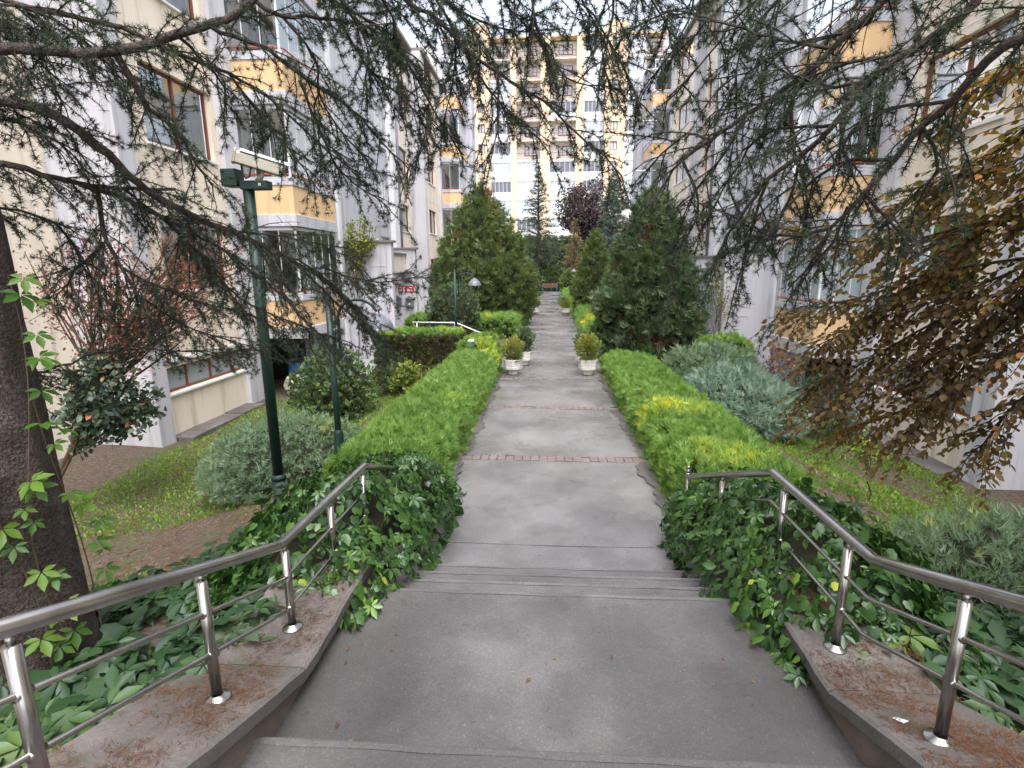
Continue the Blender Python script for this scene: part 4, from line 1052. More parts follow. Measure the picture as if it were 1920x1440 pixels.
# ------------------------------------------------------------------ conifer limbs
def smooth_poly(P, step):
    P = np.asarray(P, float); n = len(P)
    Q = np.vstack([2 * P[0] - P[1], P, 2 * P[-1] - P[-2]]); out = []
    for i in range(n - 1):
        p0, p1, p2, p3 = Q[i:i + 4]; k = max(2, int(np.linalg.norm(p2 - p1) / step)); t = (np.arange(k) / k)[:, None]
        out.append(.5 * (2 * p1 + (p2 - p0) * t + (2 * p0 - 5 * p1 + 4 * p2 - p3) * t ** 2 + (3 * p1 - p0 - 3 * p2 + p3) * t ** 3))
    return np.vstack(out + [P[-1:]])
def along(P, s):
    seg = np.linalg.norm(np.diff(P, axis=0), axis=1); c = np.concatenate([[0], np.cumsum(seg)]); s = np.clip(s, 0, c[-1])
    i = np.clip(np.searchsorted(c, s) - 1, 0, len(seg) - 1); t = (s - c[i]) / (seg[i] + 1e-9)
    return P[i] + (P[i + 1] - P[i]) * t, unit((P[i + 1] - P[i])[None])[0], c[-1]
def cedar_tree(o, limbs, root, density=1., seed=3):
    rg = np.random.default_rng(seed); wood_ = NM(); tp, td, ts, tr = [], [], [], []
    def tufts_on(P, step, size, start=0.):
        seg = np.linalg.norm(np.diff(P, axis=0), axis=1); c = np.concatenate([[0], np.cumsum(seg)]); L = c[-1]
        s = np.append(start + np.cumsum(rg.uniform(.6, 1.5, max(1, int((L - start) / step)))) * step, L); s = np.minimum(s, L); m = len(s)
        q = np.stack([np.interp(s, c, P[:, i]) for i in range(3)], -1); t = unit(P[-1:] - P[:1])
        tp.append(q); td.append(t * .5 + rg.normal(size=(m, 3)) * .6); ts.append(size * rg.uniform(.75, 1.2, m)); tr.append(rg.random(m))
    def twig(p, d, L, r, droop):
        k = 5; pts = [p]; d = d.copy()
        for i in range(k):
            d = unit((d + np.array([0, 0, -droop * .16]) + rg.normal(size=3) * .10)[None])[0]; pts.append(pts[-1] + d * L / k)
        return np.array(pts)
    full = density
    for li, (r0, r1, c) in enumerate(limbs):
        density = full * (.5 if r0 == 31 else 1.)
        c = np.array(c, float).reshape(-1, 3) / 100.
        if root is not None and np.linalg.norm(c[0, :2] - root) < 2.0 and (c[0, 0] < -2.9 or li < 3): c = np.vstack([[root[0], root[1], c[0, 2] + (-.25 if root[0] > 0 else 0)], c[1 if c[0, 0] < -2.9 else 0:]])
        P = smooth_poly(c, .06); P[1:-1] += rg.normal(size=(len(P) - 2, 3)) * .004
        n = len(P); rad = np.linspace(r0, r1, n) / 1000.
        lw = NM(); lw.tube(P, rad, 8 if r0 > 10 else 5); lw.build('limb', M['bark'] if r0 > 13 else M['twig'], o, True)
        L = np.linalg.norm(np.diff(P, axis=0), axis=1).sum(); s = .10; sd = 1
        while s < L:
            p, t, _ = along(P, s)
            side = unit(np.cross(t, [0, 0, 1.])[None])[0] * sd
            v = s / L
            d = unit((t * rg.uniform(.35, 1.0) + side * rg.uniform(.3, .9) + np.array([0, 0, rg.uniform(-.50, .25)]) + rg.normal(size=3) * .2)[None])[0]
            bl = rg.uniform(.14, .46) * (1.15 - .55 * v)
            if rg.random() < .18: bl *= 1.5
            B = twig(p, d, bl, .004, rg.uniform(.0, 1.0)); wood_.tube(B, np.linspace(.0045, .0016, len(B)), 3)
            bare = rg.random() < .10
            q = .05
            while q < bl:
                pp, tt, _ = along(B, q)
                d2 = unit((tt * .7 + rg.normal(size=3) * .55 + np.array([0, 0, -.25]))[None])[0]; tl = rg.uniform(.04, .16) * (1.1 - .6 * q / bl)
                W = twig(pp, d2, tl, .002, .8); wood_.tube(W[::2], np.linspace(.0026, .0014, len(W[::2])), 3)
                if not bare or rg.random() < .3: tufts_on(W, .027, .036, .010)
                q += rg.uniform(.036, .078) / density
            if not bare: tufts_on(B, .027, .037, .02)
            s += rg.uniform(.024, .058) / density; sd = -sd
    wood_.build('twigs', M['twig'], o)
    tp, td, ts, tr = map(np.concatenate, (tp, td, ts, tr)); n = len(tp)
    f = NM(); put(f, TUFT, tp, td, rg.normal(size=(n, 3)), ts, tr.astype(np.float32))
    tag(f.build('needles', M['cedar'], o), kind='stuff')
    return n
def trunk_mesh(o, x, y, zb, zt, r0, r1, lean=(0, 0), seed=1, sides=40, rows=70, mat='bark'):
    hs_ = np.linspace(0, 1, rows); a = np.arange(sides) * 2 * np.pi / sides; V = []
    for h in hs_:
        r = r0 + (r1 - r0) * h + .16 * r0 * np.exp(-h * (zt - zb) * 3.0)
        P = np.stack([np.cos(a), np.sin(a), np.full(sides, h * (zt - zb) * .6)], -1)
        rr = r * (1 + .035 * lump(P, 5., seed) + .02 * np.sin(a * 9 + 6 * h + seed) + .015 * lump(P, 19., seed))
        V.append(np.stack([x + lean[0] * h + rr * np.cos(a), y + lean[1] * h + rr * np.sin(a), np.full(sides, zb + (zt - zb) * h)], -1))
    V = np.vstack(V); i = (np.arange(rows - 1) * sides)[:, None]; j = np.arange(sides)[None]; q = (j + 1) % sides
    T = np.stack([i + j, i + q, i + sides + q, i + sides + j], -1).reshape(-1, 4)
    off = np.array(o.location)
    return link(bpy.data.objects.new('trunk', np_mesh('trunk', V - off, T, M[mat], None, True)), o)
def shade_limbs(root, zs, seed, sgn):  # unseen limbs, added so that their shade darkens the stairs and foreground
    """extra crown limbs above and behind the photographer, out of view"""
    rg = np.random.default_rng(seed); out = []
    for k, z in enumerate(zs):
        a = sgn * rg.uniform(-.2, 2.2) + (0 if sgn > 0 else math.pi); L = rg.uniform(2.2, 3.4)
        d = np.array([math.cos(a), math.sin(a) if sgn < 0 else math.sin(a)])
        pts = []
        for t in np.linspace(0, 1, 6): pts += [100 * (root[0] + d[0] * L * t), 100 * (root[1] + d[1] * L * t - 1.2 * t), 100 * (z + .5 * math.sin(2.6 * t) - .25 * t)]
        out.append((31, 6, pts))
    return out
cl = empty('cedar_tree', (-2.94, 2.55, .3), 'big dark cedar with cracked bark trunk at the left edge and overhanging boughs', 'tree', 'cedars over the stairs')
trunk_mesh(cl, -2.94, 2.55, -.1, 6.5, .30, .20, (-.02, -.05))
n1 = cedar_tree(cl, LIMB_L + shade_limbs((-2.85, 2.5), (5.0, 5.5, 6.0, 6.4, 5.2, 5.8, 6.2), 8, 1), (-2.95, 2.52), .90, 3)
crt = empty('cedar_tree', (4.3, 1.1, .4), 'cedar whose dark boughs hang in from the upper right', 'tree', 'cedars over the stairs')
trunk_mesh(crt, 4.3, 1.1, -.2, 6.5, .27, .18, (-.1, 0), 4)
n2 = cedar_tree(crt, LIMB_R + shade_limbs((4.25, 1.1), (5.0, 5.6, 6.2, 5.3, 5.9), 9, -1), (4.25, 1.1), .72, 5)
print('tufts', n1, n2)
# ------------------------------------------------------------------ foliage masses
def rows_rnd(P, n, sc=1.3, amt=.35):        # leaf colour: random per spray plus slow natural variation
    return np.clip(RNG.random(n) * .7 + .15 + amt * lump(P, sc, 2.), 0, 1).astype(np.float32)
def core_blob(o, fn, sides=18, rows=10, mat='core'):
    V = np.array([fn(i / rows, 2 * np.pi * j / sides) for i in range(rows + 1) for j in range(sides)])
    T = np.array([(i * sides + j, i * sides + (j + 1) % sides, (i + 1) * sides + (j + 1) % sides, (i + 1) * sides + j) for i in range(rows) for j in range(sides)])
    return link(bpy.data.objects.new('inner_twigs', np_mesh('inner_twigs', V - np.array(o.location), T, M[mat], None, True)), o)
def hedge(name, label, x0, x1, y0, y1, zt, dens=1500, mat='hedge', size=(.055, .12), group='clipped green hedges', yel=None, core='core', zslope=0., cat='hedge', top_mat=None):
    zb = min(gzf(x0, (y0 + y1) / 2), gzf(x1, (y0 + y1) / 2), -.05)
    o = empty(name, ((x0 + x1) / 2, (y0 + y1) / 2, zb), label, cat, group)
    e = .07
    # core as a bumpy box
    m = MB(); nx, ny = max(2, int((x1 - x0) / .3)), max(2, int((y1 - y0) / .3))
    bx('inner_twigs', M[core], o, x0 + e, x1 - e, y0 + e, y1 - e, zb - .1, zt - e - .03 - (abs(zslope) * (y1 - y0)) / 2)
    faces = [('t', (x1 - x0) * (y1 - y0)), ('xl', (zt - zb) * (y1 - y0)), ('xr', (zt - zb) * (y1 - y0)), ('yn', (zt - zb) * (x1 - x0)), ('yf', .3 * (zt - zb) * (x1 - x0))]
    Ps, Ns = [], []
    for k, A in faces:
        n = int(A * dens / 9); u, v = RNG.random(n), RNG.random(n)
        if k == 't': P = np.stack([x0 + (x1 - x0) * u, y0 + (y1 - y0) * v, np.full(n, zt)], -1); N = np.tile([0, 0, 1.], (n, 1))
        elif k[0] == 'x': P = np.stack([np.full(n, x0 if k == 'xl' else x1), y0 + (y1 - y0) * u, zb + (zt - zb) * v], -1); N = np.tile([-1. if k == 'xl' else 1., 0, 0], (n, 1))
        else: P = np.stack([x0 + (x1 - x0) * u, np.full(n, y0 if k == 'yn' else y1), zb + (zt - zb) * v], -1); N = np.tile([0, -1. if k == 'yn' else 1., 0], (n, 1))
        Ps.append(P); Ns.append(N)
    P = np.vstack(Ps); N = np.vstack(Ns); n = len(P)
    P[:, 2] += zslope * (P[:, 1] - (y0 + y1) / 2) * (P[:, 2] - zb) / (zt - zb)
    # rounded shoulders and lumps
    sh = np.minimum(np.minimum(P[:, 0] - x0, x1 - P[:, 0]), np.minimum(P[:, 1] - y0, y1 - P[:, 1]))
    P[:, 2] -= np.where(P[:, 2] > zt - .12, .08 * np.exp(-np.clip(sh, 0, 9) / .08), 0)
    P += N * (.05 * lump(P, 2.6)[:, None] + .035 * lump(P, 7.)[:, None])
    P, N, j, cr_, _ = clumps(P, N, 9, .30 * size[0], .030); n = len(P)
    d = N * .5 + np.array([0, 0, .8]) + j + RNG.normal(size=(n, 3)) * .25
    rn = np.clip(cr_ * .55 + RNG.random(n) * .25 + .1 + .22 * lump(P, 1.3, 2.), 0, 1) * .85
    if yel is not None:
        for cx, cy, rr in yel: rn = np.where(((P[:, 0] - cx) ** 2 + (P[:, 1] - cy) ** 2 < rr ** 2 * (.4 + RNG.random(n))) & (P[:, 2] > zt - .3), np.clip(rn + .45, 0, 1), rn)
    sc = RNG.uniform(size[0], size[1], n)
    hi = (N[:, 2] > .5) if top_mat else np.zeros(n, bool)
    f = NM(); put(f, SPRAY + FEATH[:2], P[~hi], d[~hi], N[~hi] + RNG.normal(size=(int((~hi).sum()), 3)) * .7, sc[~hi], rn[~hi].astype(np.float32))
    tag(f.build('foliage', M[mat], o), kind='stuff')
    if top_mat:
        f = NM(); put(f, SPRAY, P[hi], d[hi], N[hi] + RNG.normal(size=(int(hi.sum()), 3)) * .7, sc[hi], rn[hi].astype(np.float32)); tag(f.build('top_shoots', M[top_mat], o), kind='stuff')
    return o
def blob(name, label, c, rad, n, mat, size, tmpl, cat='shrub', group=None, up=.6, lumpy=.10, core='core', rn_amt=.35, base=None, spiky=.4, shell=.85, ls=2.2, out=.6, stems=0):
    c = np.array(c, float); rad = np.array(rad, float)
    zb = gzf(c[0], c[1]) if base is None else base
    o = empty(name, (c[0], c[1], zb), label, cat, group)
    d = rnd3(n // 7); d = d[d[:, 2] > -.75]; n = len(d)
    P = c + d * rad * (shell + (1 - shell) * RNG.random(n)[:, None] * 1.1); g = lump(P, ls, c[0])
    P = P + d * rad * (lumpy * g)[:, None] + d * rad * lumpy * .5 * lump(P, ls * 3.1)[:, None]
    nn = unit(d / rad); P, nn, j, cr_, _ = clumps(P, nn, 7, .45 * size[0], .035 * rad.mean()); n = len(P)
    P[:, 2] = np.maximum(P[:, 2], zb + .02)
    dd = nn * out + np.array([0, 0, up]) + j + RNG.normal(size=(n, 3)) * spiky
    f = NM(); put(f, tmpl, P, dd, nn + RNG.normal(size=(n, 3)) * .6, RNG.uniform(size[0], size[1], n), np.clip(cr_ * .5 + RNG.random(n) * .3 + .1 + rn_amt * .7 * lump(P, 1.8), 0, 1).astype(np.float32))
    tag(f.build('foliage', M[mat], o), kind='stuff')
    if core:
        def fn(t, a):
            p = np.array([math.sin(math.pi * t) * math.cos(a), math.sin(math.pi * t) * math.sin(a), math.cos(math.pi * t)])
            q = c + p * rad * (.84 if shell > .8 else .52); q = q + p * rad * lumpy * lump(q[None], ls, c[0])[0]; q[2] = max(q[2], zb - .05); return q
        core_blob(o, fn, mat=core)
    if stems:
        s = NM()
        for k in range(stems):
            a = random.uniform(0, 6.28); e = c + rad * np.array([math.cos(a) * .75, math.sin(a) * .75, random.uniform(-.1, .8)])
            b0 = np.array([c[0] + .15 * math.cos(a) * rad[0], c[1] + .15 * math.sin(a) * rad[1], zb - .05])
            s.tube(smooth_poly([b0, (b0 + e) / 2 + np.array([0, 0, .15 * rad[2]]), e], .15), np.linspace(.012, .004, len(smooth_poly([b0, (b0 + e) / 2 + np.array([0, 0, .15 * rad[2]]), e], .15))), 4)
        s.build('stems', M['sheltertrunk'], o)
    return o
def cone(name, label, x, y, zt, prof, n, mat, size, tmpl=None, lumpy=.09, group=None, base=None, brown=0, ls=1.4):
    """columnar or conical tree: trunk, dark core and sprays over a lumpy surface of revolution"""
    zb = gzf(x, y) if base is None else base; hh = zt - zb
    o = empty(name, (x, y, zb), label, 'tree', group)
    hs_ = np.array([p[0] for p in prof]); rs = np.array([p[1] for p in prof])
    # sample by area
    t = np.linspace(0, 1, 400); w = np.interp(t, hs_, rs) + .03; cdf = np.cumsum(w) / w.sum()
    n = n // 8; h = np.interp(RNG.random(n), cdf, t); a = RNG.random(n) * 2 * np.pi; r = np.interp(h, hs_, rs)
    U = np.stack([np.cos(a), np.sin(a), np.zeros(n)], -1)
    P = np.stack([x + r * np.cos(a), y + r * np.sin(a), zb + h * hh], -1)
    g = lump(P, ls, x) + .6 * lump(P, ls * 2.7, y)
    depth = RNG.random(n) ** 2
    P += U * (r * (lumpy * g - .20 * depth))[:, None]; P[:, 2] += .06 * hh * lumpy * g
    P, U, j, cr_, ci = clumps(P, U, 8, .5 * size[0], .05 * max(rs)); g = g[ci]; n = len(P)
    P[:, 2] = np.maximum(P[:, 2], zb + .03)
    d = U * .6 + np.array([0, 0, .9]) + j + RNG.normal(size=(n, 3)) * .3
    rn = np.clip(cr_ * .55 + RNG.random(n) * .25 + .1 + .2 * lump(P, 1.6), 0, 1) * .93
    if brown:      # dead brown sprays in the gaps
        rn = np.where((g < -.55) & (RNG.random(n) < brown), 1., rn)
    f = NM(); put(f, tmpl or SPRAY, P, d, U + RNG.normal(size=(n, 3)) * .8, RNG.uniform(size[0], size[1], n), rn.astype(np.float32))
    tag(f.build('crown', M[mat], o), kind='stuff')
    def fn(t_, a_):
        q = np.array([x, y, zb + .02 + t_ * hh * .97]); r_ = np.interp(t_, hs_, rs) * .80
        u = np.array([math.cos(a_), math.sin(a_), 0]); p = q + u * r_; return p + u * r_ * lumpy * .8 * (lump(p[None], ls, x)[0])
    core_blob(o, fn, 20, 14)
    s = MB(); s.tube([(x, y, zb - .1), (x, y, zb + hh * .8)], [max(rs) * .08 + .03, .02], 8); s.build('trunk', M['sheltertrunk'], o)
    return o
def whorl_tree(name, label, x, y, zb, zt, rmax, mat, nw, nb, size, group='trees behind the bench', tm=None, droop=-.15, power=1.0, gap=.0, dens=1.):
    o = empty(name, (x, y, zb), label, 'tree', group); w = NM(); tp, td = [], []
    w.tube(np.array([[x, y, zb], [x, y, (zb + zt) / 2], [x, y, zt]]), [rmax * .05 + .04, rmax * .03 + .02, .015], 7)
    for k in range(nw):
        t = k / (nw - 1) * (1 - gap) + gap; z = zb + (zt - zb) * t; L = rmax * (1 - t) ** power + .12
        for j in range(nb):
            a = random.uniform(0, 6.28); d = np.array([math.cos(a), math.sin(a), random.uniform(-.05, .35) + droop]); l = L * random.uniform(.65, 1.1)
            p0 = np.array([x, y, z + random.uniform(-.15, .15)]); P = np.array([p0 + d * l * s + np.array([0, 0, .10 * l * math.sin(3 * s)]) for s in np.linspace(0, 1, 5)])
            w.tube(P, np.linspace(.025, .006, 5) * (1 + rmax * .12), 3)
            m_ = max(4, int(l / size * 2.6 * dens)); s = RNG.random(m_) ** .7
            for q in s:
                i = min(3, int(q * 4)); p = P[i] + (P[i + 1] - P[i]) * (q * 4 - i); sp = .22 * l * (1.05 - q)
                tp.append(p + RNG.normal(size=3) * np.array([sp, sp, sp * .35]) * .7); td.append(d + RNG.normal(size=3) * .5)
    w.build('trunk', M['sheltertrunk'], o)
    tp, td = np.array(tp), np.array(td); n = len(tp)
    f = NM(); put(f, tm or FEATH, tp, td, RNG.normal(size=(n, 3)), RNG.uniform(size * .7, size * 1.3, n), RNG.random(n).astype(np.float32))
    tag(f.build('crown', M[mat], o), kind='stuff'); return o
def broad_tree(name, label, x, y, zb, c, rad, nb, nl, mat, size, group=None, tm=None, tr=.05, cat='tree', shell=.35, clus=0.25):
    o = empty(name, (x, y, zb), label, cat, group); w = NM(); c = np.array(c, float); rad = np.array(rad, float)
    ends = []
    base = np.array([x, y, zb - .05]); fork = base + (c - base) * .45
    w.tube(smooth_poly([base, (base + fork) / 2 + np.array([.05, 0, 0]), fork], .2), np.linspace(tr, tr * .7, len(smooth_poly([base, (base + fork) / 2 + np.array([.05, 0, 0]), fork], .2))), 7)
    for k in range(nb):
        d = rnd3(1)[0]; d[2] = d[2] * .8 + .15; e = c + d * rad * random.uniform(.6, 1.0); s = fork + (c - fork) * random.uniform(0, .6)
        Q = smooth_poly([s, (s + e) / 2 + RNG.normal(size=3) * .08 * rad, e], .15); w.tube(Q, np.linspace(tr * .45, tr * .08 + .0015, len(Q)), 4); ends.append(Q)
        for j in range(4):
            p, t, L = along(Q, np.linalg.norm(e - s) * random.uniform(.35, .95)); d2 = unit((t + RNG.normal(size=3) * .7)[None])[0]; q = p + d2 * random.uniform(.15, .4) * rad.mean()
            Q2 = np.array([p, (p + q) / 2 + RNG.normal(size=3) * .03, q]); w.tube(Q2, [tr * .15 + .001, tr * .1 + .001, .0015], 3); ends.append(Q2)
    w.build('trunk', M['sheltertrunk'], o)
    P = []
    for k in range(nl):
        Q = ends[RNG.integers(len(ends))]; i = RNG.integers(1, len(Q)); P.append(Q[i] + RNG.normal(size=3) * clus * .2 * rad.mean())
    P = np.array(P); f = NM(); d = RNG.normal(size=(nl, 3)) + np.array([0, 0, -.3])
    put(f, tm or [OVAL, SMALL], P, d, RNG.normal(size=(nl, 3)) + np.array([0, 0, .9]), RNG.uniform(size[0], size[1], nl), RNG.random(nl).astype(np.float32))
    tag(f.build('crown', M[mat], o), kind='stuff'); return o

# hedges along the path
hedge('hedge', 'long bright green hedge on the left edge of the path', -2.25, -1.22, 5.3, 13.4, .50, 3100, yel=[(-1.4, 12.9, .4), (-1.5, 8., .2)], zslope=-.012)
hedge('hedge', 'long hedge with yellow patches on the right edge of the path', 1.42, 2.45, 4.75, 13.2, .50, 3100, yel=[(1.6, 7.5, .32), (2.0, 7.4, .4), (1.9, 5.4, .4)], zslope=-.018)
hedge('hedge', 'low hedge with bare brown side turning from the path to the left porch', -4.7, -2.35, 14.3, 15.4, .80, 1500, mat='hedgedark', core='browncore', top_mat='hedge', yel=[(-4.4, 14.8, .5), (-2.6, 15., .4)])
hedge('hedge', 'rounded bright green hedge stub near the blue box', -2.3, -1.45, 13.9, 15.6, .62, 1700, yel=[(-1.6, 14.2, .5)])
hedge('hedge', 'wide green hedge in front of the cone shaped thuja', -5.2, -1.2, 19.6, 21.6, .72, 800, size=(.08, .16), yel=[(-2.3, 20.2, .5)])
hedge('hedge', 'far low hedge on the left edge of the path', -1.75, -1.25, 21.7, 56., .45, 230, size=(.13, .26))
hedge('hedge', 'far low hedge on the right edge of the path', 1.44, 2.1, 16.8, 56., .62, 240, size=(.13, .26), yel=[(1.8, 20., 1.2)])
hedge('hedge', 'dark hedge closing the path behind the bench', -4.5, 4.5, 60.0, 61.2, 1.35, 180, mat='thujadark', size=(.16, .3))
hedge('hedge', 'ivy green hedge wall on the bank below the tower', -9, 12, 76, 77.5, 6.3, 32, mat='thujadark', size=(.4, .8))
# junipers and shrubs
G_ = 'shrubs in the beds'
blob('juniper_bush', 'large rounded blue green juniper behind the green poles', (-3.68, 7.15, -.36), (1.2, 1.1, .80), 19000, 'juniper', (.055, .11), FEATH, group=G_, lumpy=.06, up=.45)
blob('juniper_bush', 'pale blue spreading juniper behind the right hedge', (3.55, 10.0, -.12), (1.05, 1.25, .72), 12000, 'juniperblue', (.09, .2), FEATH, group=G_, lumpy=.12, up=.45, spiky=.5)
blob('juniper_bush', 'green juniper mound between the right thuja and the right porch', (3.75, 12.2, .05), (1.1, .95, .72), 8000, 'juniper', (.09, .18), FEATH, group=G_, lumpy=.12, up=.5)
blob('juniper_bush', 'feathery juniper at the right edge above the ivy', (3.75, 3.9, .15), (.95, .75, .42), 8000, 'juniper', (.06, .13), FEATH, group=G_, lumpy=.14, up=.5)
blob('cotoneaster_bush', 'dark small leaved bush before the dark opening under the right balcony', (5.05, 10.7, -.28), (1.1, .95, .78), 9000, 'coton', (.035, .08), [SMALL] + FEATH, group=G_, lumpy=.16, core='browncore', shell=.7, spiky=.6)
blob('leafy_shrub', 'grey green leafy shrub beside the left balcony', (-4.2, 10.2, .12), (.85, .75, .85), 8500, 'shrub', (.05, .10), [OVAL, SMALL], group=G_, lumpy=.14, shell=.5, core='browncore', stems=12)
blob('leafy_shrub', 'small yellow shrub in front of the brown hedge', (-3.15, 11.6, .12), (.42, .4, .40), 1300, 'yellowshrub', (.05, .1), [OVAL], group=G_, lumpy=.2, shell=.4, core=None, stems=6)
blob('leafy_shrub', 'brown twiggy shrub under the yellow one', (-3.5, 12.4, -.1), (.8, .6, .5), 4200, 'hedgedark', (.05, .1), [SMALL], group=G_, lumpy=.2, shell=.3, core='browncore', stems=6)
blob('leafy_shrub', 'bright yellow green shrub below the right porch', (4.35, 13.4, .42), (.72, .45, .45), 3200, 'hedge', (.07, .14), SPRAY, group=G_, lumpy=.16)
blob('round_bush', 'dark round bush left of the lamp post', (-3.35, 19.1, .85), (.95, .85, 1.15), 6000, 'thujadark', (.07, .14), [SMALL] + SPRAY, group=G_, lumpy=.05)
blob('round_bush', 'clipped ball bush on the far right of the path', (2.1, 50, 1.15), (.95, .95, 1.15), 3500, 'thuja', (.14, .26), [SMALL] + SPRAY, group=G_, lumpy=.03)
blob('round_bush', 'clipped ball bush behind the bench', (.75, 61.8, 1.75), (1.15, 1, .95), 2600, 'thuja', (.16, .3), [SMALL] + SPRAY, group=G_, lumpy=.03)
blob('leafy_shrub', 'loose shrub left of the bench', (-1.9, 61.6, 1.6), (1.5, 1.2, 1.1), 2200, 'shrub', (.2, .35), [OVAL, SMALL], group=G_, lumpy=.2, shell=.5)
blob('leafy_shrub', 'wide green shrub on the bank under the young cedar', (-.4, 66, 3.3), (4.2, 2., 2.1), 5200, 'thuja', (.25, .45), [SMALL] + SPRAY, group=G_, lumpy=.2)
blob('leafy_shrub', 'grey brown shrub on the bank right of the ball bush', (3.4, 63, 2.3), (1.6, 1.3, 1.2), 2400, 'hedgedark', (.2, .35), [SMALL], group=G_, lumpy=.25, shell=.5, core='browncore')
# thujas
G2 = 'thujas beside the path'
cone('thuja_tree', 'broad cone shaped thuja on the left of the path', -3.0, 25.2, 6.25, [(0, 1.75), (.1, 2.15), (.25, 2.38), (.42, 2.2), (.6, 1.65), (.78, .95), (.92, .38), (1, .02)], 22000, 'thuja', (.13, .30), group=G2, brown=.45, lumpy=.17)
cone('thuja_tree', 'dense dark thuja on the right of the path before the porch', 2.80, 15.1, 4.5, [(0, 1.1), (.12, 1.34), (.3, 1.36), (.55, 1.05), (.75, .68), (.9, .36), (1, .02)], 21000, 'thujadark', (.10, .24), group=G2, brown=.6, lumpy=.24, ls=2.0)
cone('thuja_tree', 'narrower thuja behind the dense right one', 3.1, 20.5, 3.9, [(0, .9), (.2, 1.15), (.5, .95), (.8, .45), (1, .02)], 8000, 'thuja', (.11, .22), group=G2, brown=.3)
cone('thuja_tree', 'slender pointed thuja farther along the right side', 2.3, 27., 4.35, [(0, .85), (.2, 1.0), (.45, .86), (.75, .45), (.92, .18), (1, .02)], 8000, 'thuja', (.12, .24), group=G2)
cone('thuja_tree', 'farthest small thuja on the right side of the path', 2.5, 36., 3.6, [(0, .8), (.25, .9), (.6, .65), (1, .02)], 4500, 'thuja', (.14, .28), group=G2)
cone('thuja_tree', 'small thuja half hidden behind the broad left one', -1.9, 33., 3.6, [(0, .8), (.25, .9), (.6, .65), (1, .02)], 3500, 'thujadark', (.14, .28), group=G2)
# trees behind the bench
whorl_tree('young_cedar', 'young open cedar in front of the tower', -1.1, 62, 1.6, 13.0, 3.6, 'farcedar', 26, 10, .34, droop=.02, power=.9, dens=1.5)
whorl_tree('blue_spruce', 'blue grey spruce right of the plum tree', 6.9, 60.5, 1.2, 12.2, 2.7, 'spruce', 28, 15, .40, power=.75, dens=2.6)
whorl_tree('brown_conifer', 'small browned conifer in front of the tower', 2.75, 58.5, 2.4, 7.4, 1.35, 'browncon', 16, 11, .24, power=.8, dens=1.5)
broad_tree('plum_tree', 'dark purple plum tree in front of the tower', 4.4, 66, 2.5, (4.2, 66, 8.8), (3.7, 2.6, 3.6), 60, 11000, 'plum', (.2, .4), group='trees behind the bench', tr=.16, clus=.5)
whorl_tree('young_cedar', 'second cedar showing at the edge of the right block', 10.5, 58, 1.0, 14.0, 3.2, 'farcedar', 18, 8, .36)
# red leaved tree, bushes at the left wall
broad_tree('red_leaved_tree', 'small red leaved tree behind the cedar trunk', -7.75, 7.3, -.9, (-5.5, 7.2, 2.3), (1.9, .9, 1.25), 64, 5200, 'redleaf', (.03, .065), tr=.05, clus=.42)
broad_tree('laurel_shrub', 'dark green leafy branches hanging before the grey pier', -7.5, 6.9, -.9, (-6.05, 7.0, .85), (.72, .5, .68), 46, 3000, 'coton', (.06, .12), tr=.03, clus=.45, tm=[OVAL], cat='shrub', group=G_)
broad_tree('climbing_rose', 'light green climber growing over the left porch', -6.3, 17.35, -.7, (-6.05, 17.3, 3.75), (.85, .3, .7), 24, 1300, 'yellowshrub', (.06, .12), tr=.02, clus=.4, cat='climber', group='climbers on the porches')
broad_tree('climbing_rose', 'nearly bare climber on the right porch', 4.35, 14.7, -.3, (4.6, 14.75, 1.7), (.55, .25, 1.1), 14, 260, 'yellowshrub', (.05, .1), tr=.015, clus=.4, cat='climber', group='climbers on the porches')
broad_tree('rose_sapling', 'thin leafy sapling on the right lawn', 4.05, 6.6, gzf(4.05, 6.6), (3.98, 6.6, .25), (.32, .3, .45), 10, 150, 'hedge', (.03, .06), tr=.012, cat='sapling', tm=[OVAL])
broad_tree('orange_shrub', 'thin orange red twigs above the dark bush', 4.7, 11.5, -.6, (4.75, 11.3, .75), (.6, .3, .35), 14, 240, 'redleaf', (.05, .09), tr=.012, cat='shrub', group=G_)
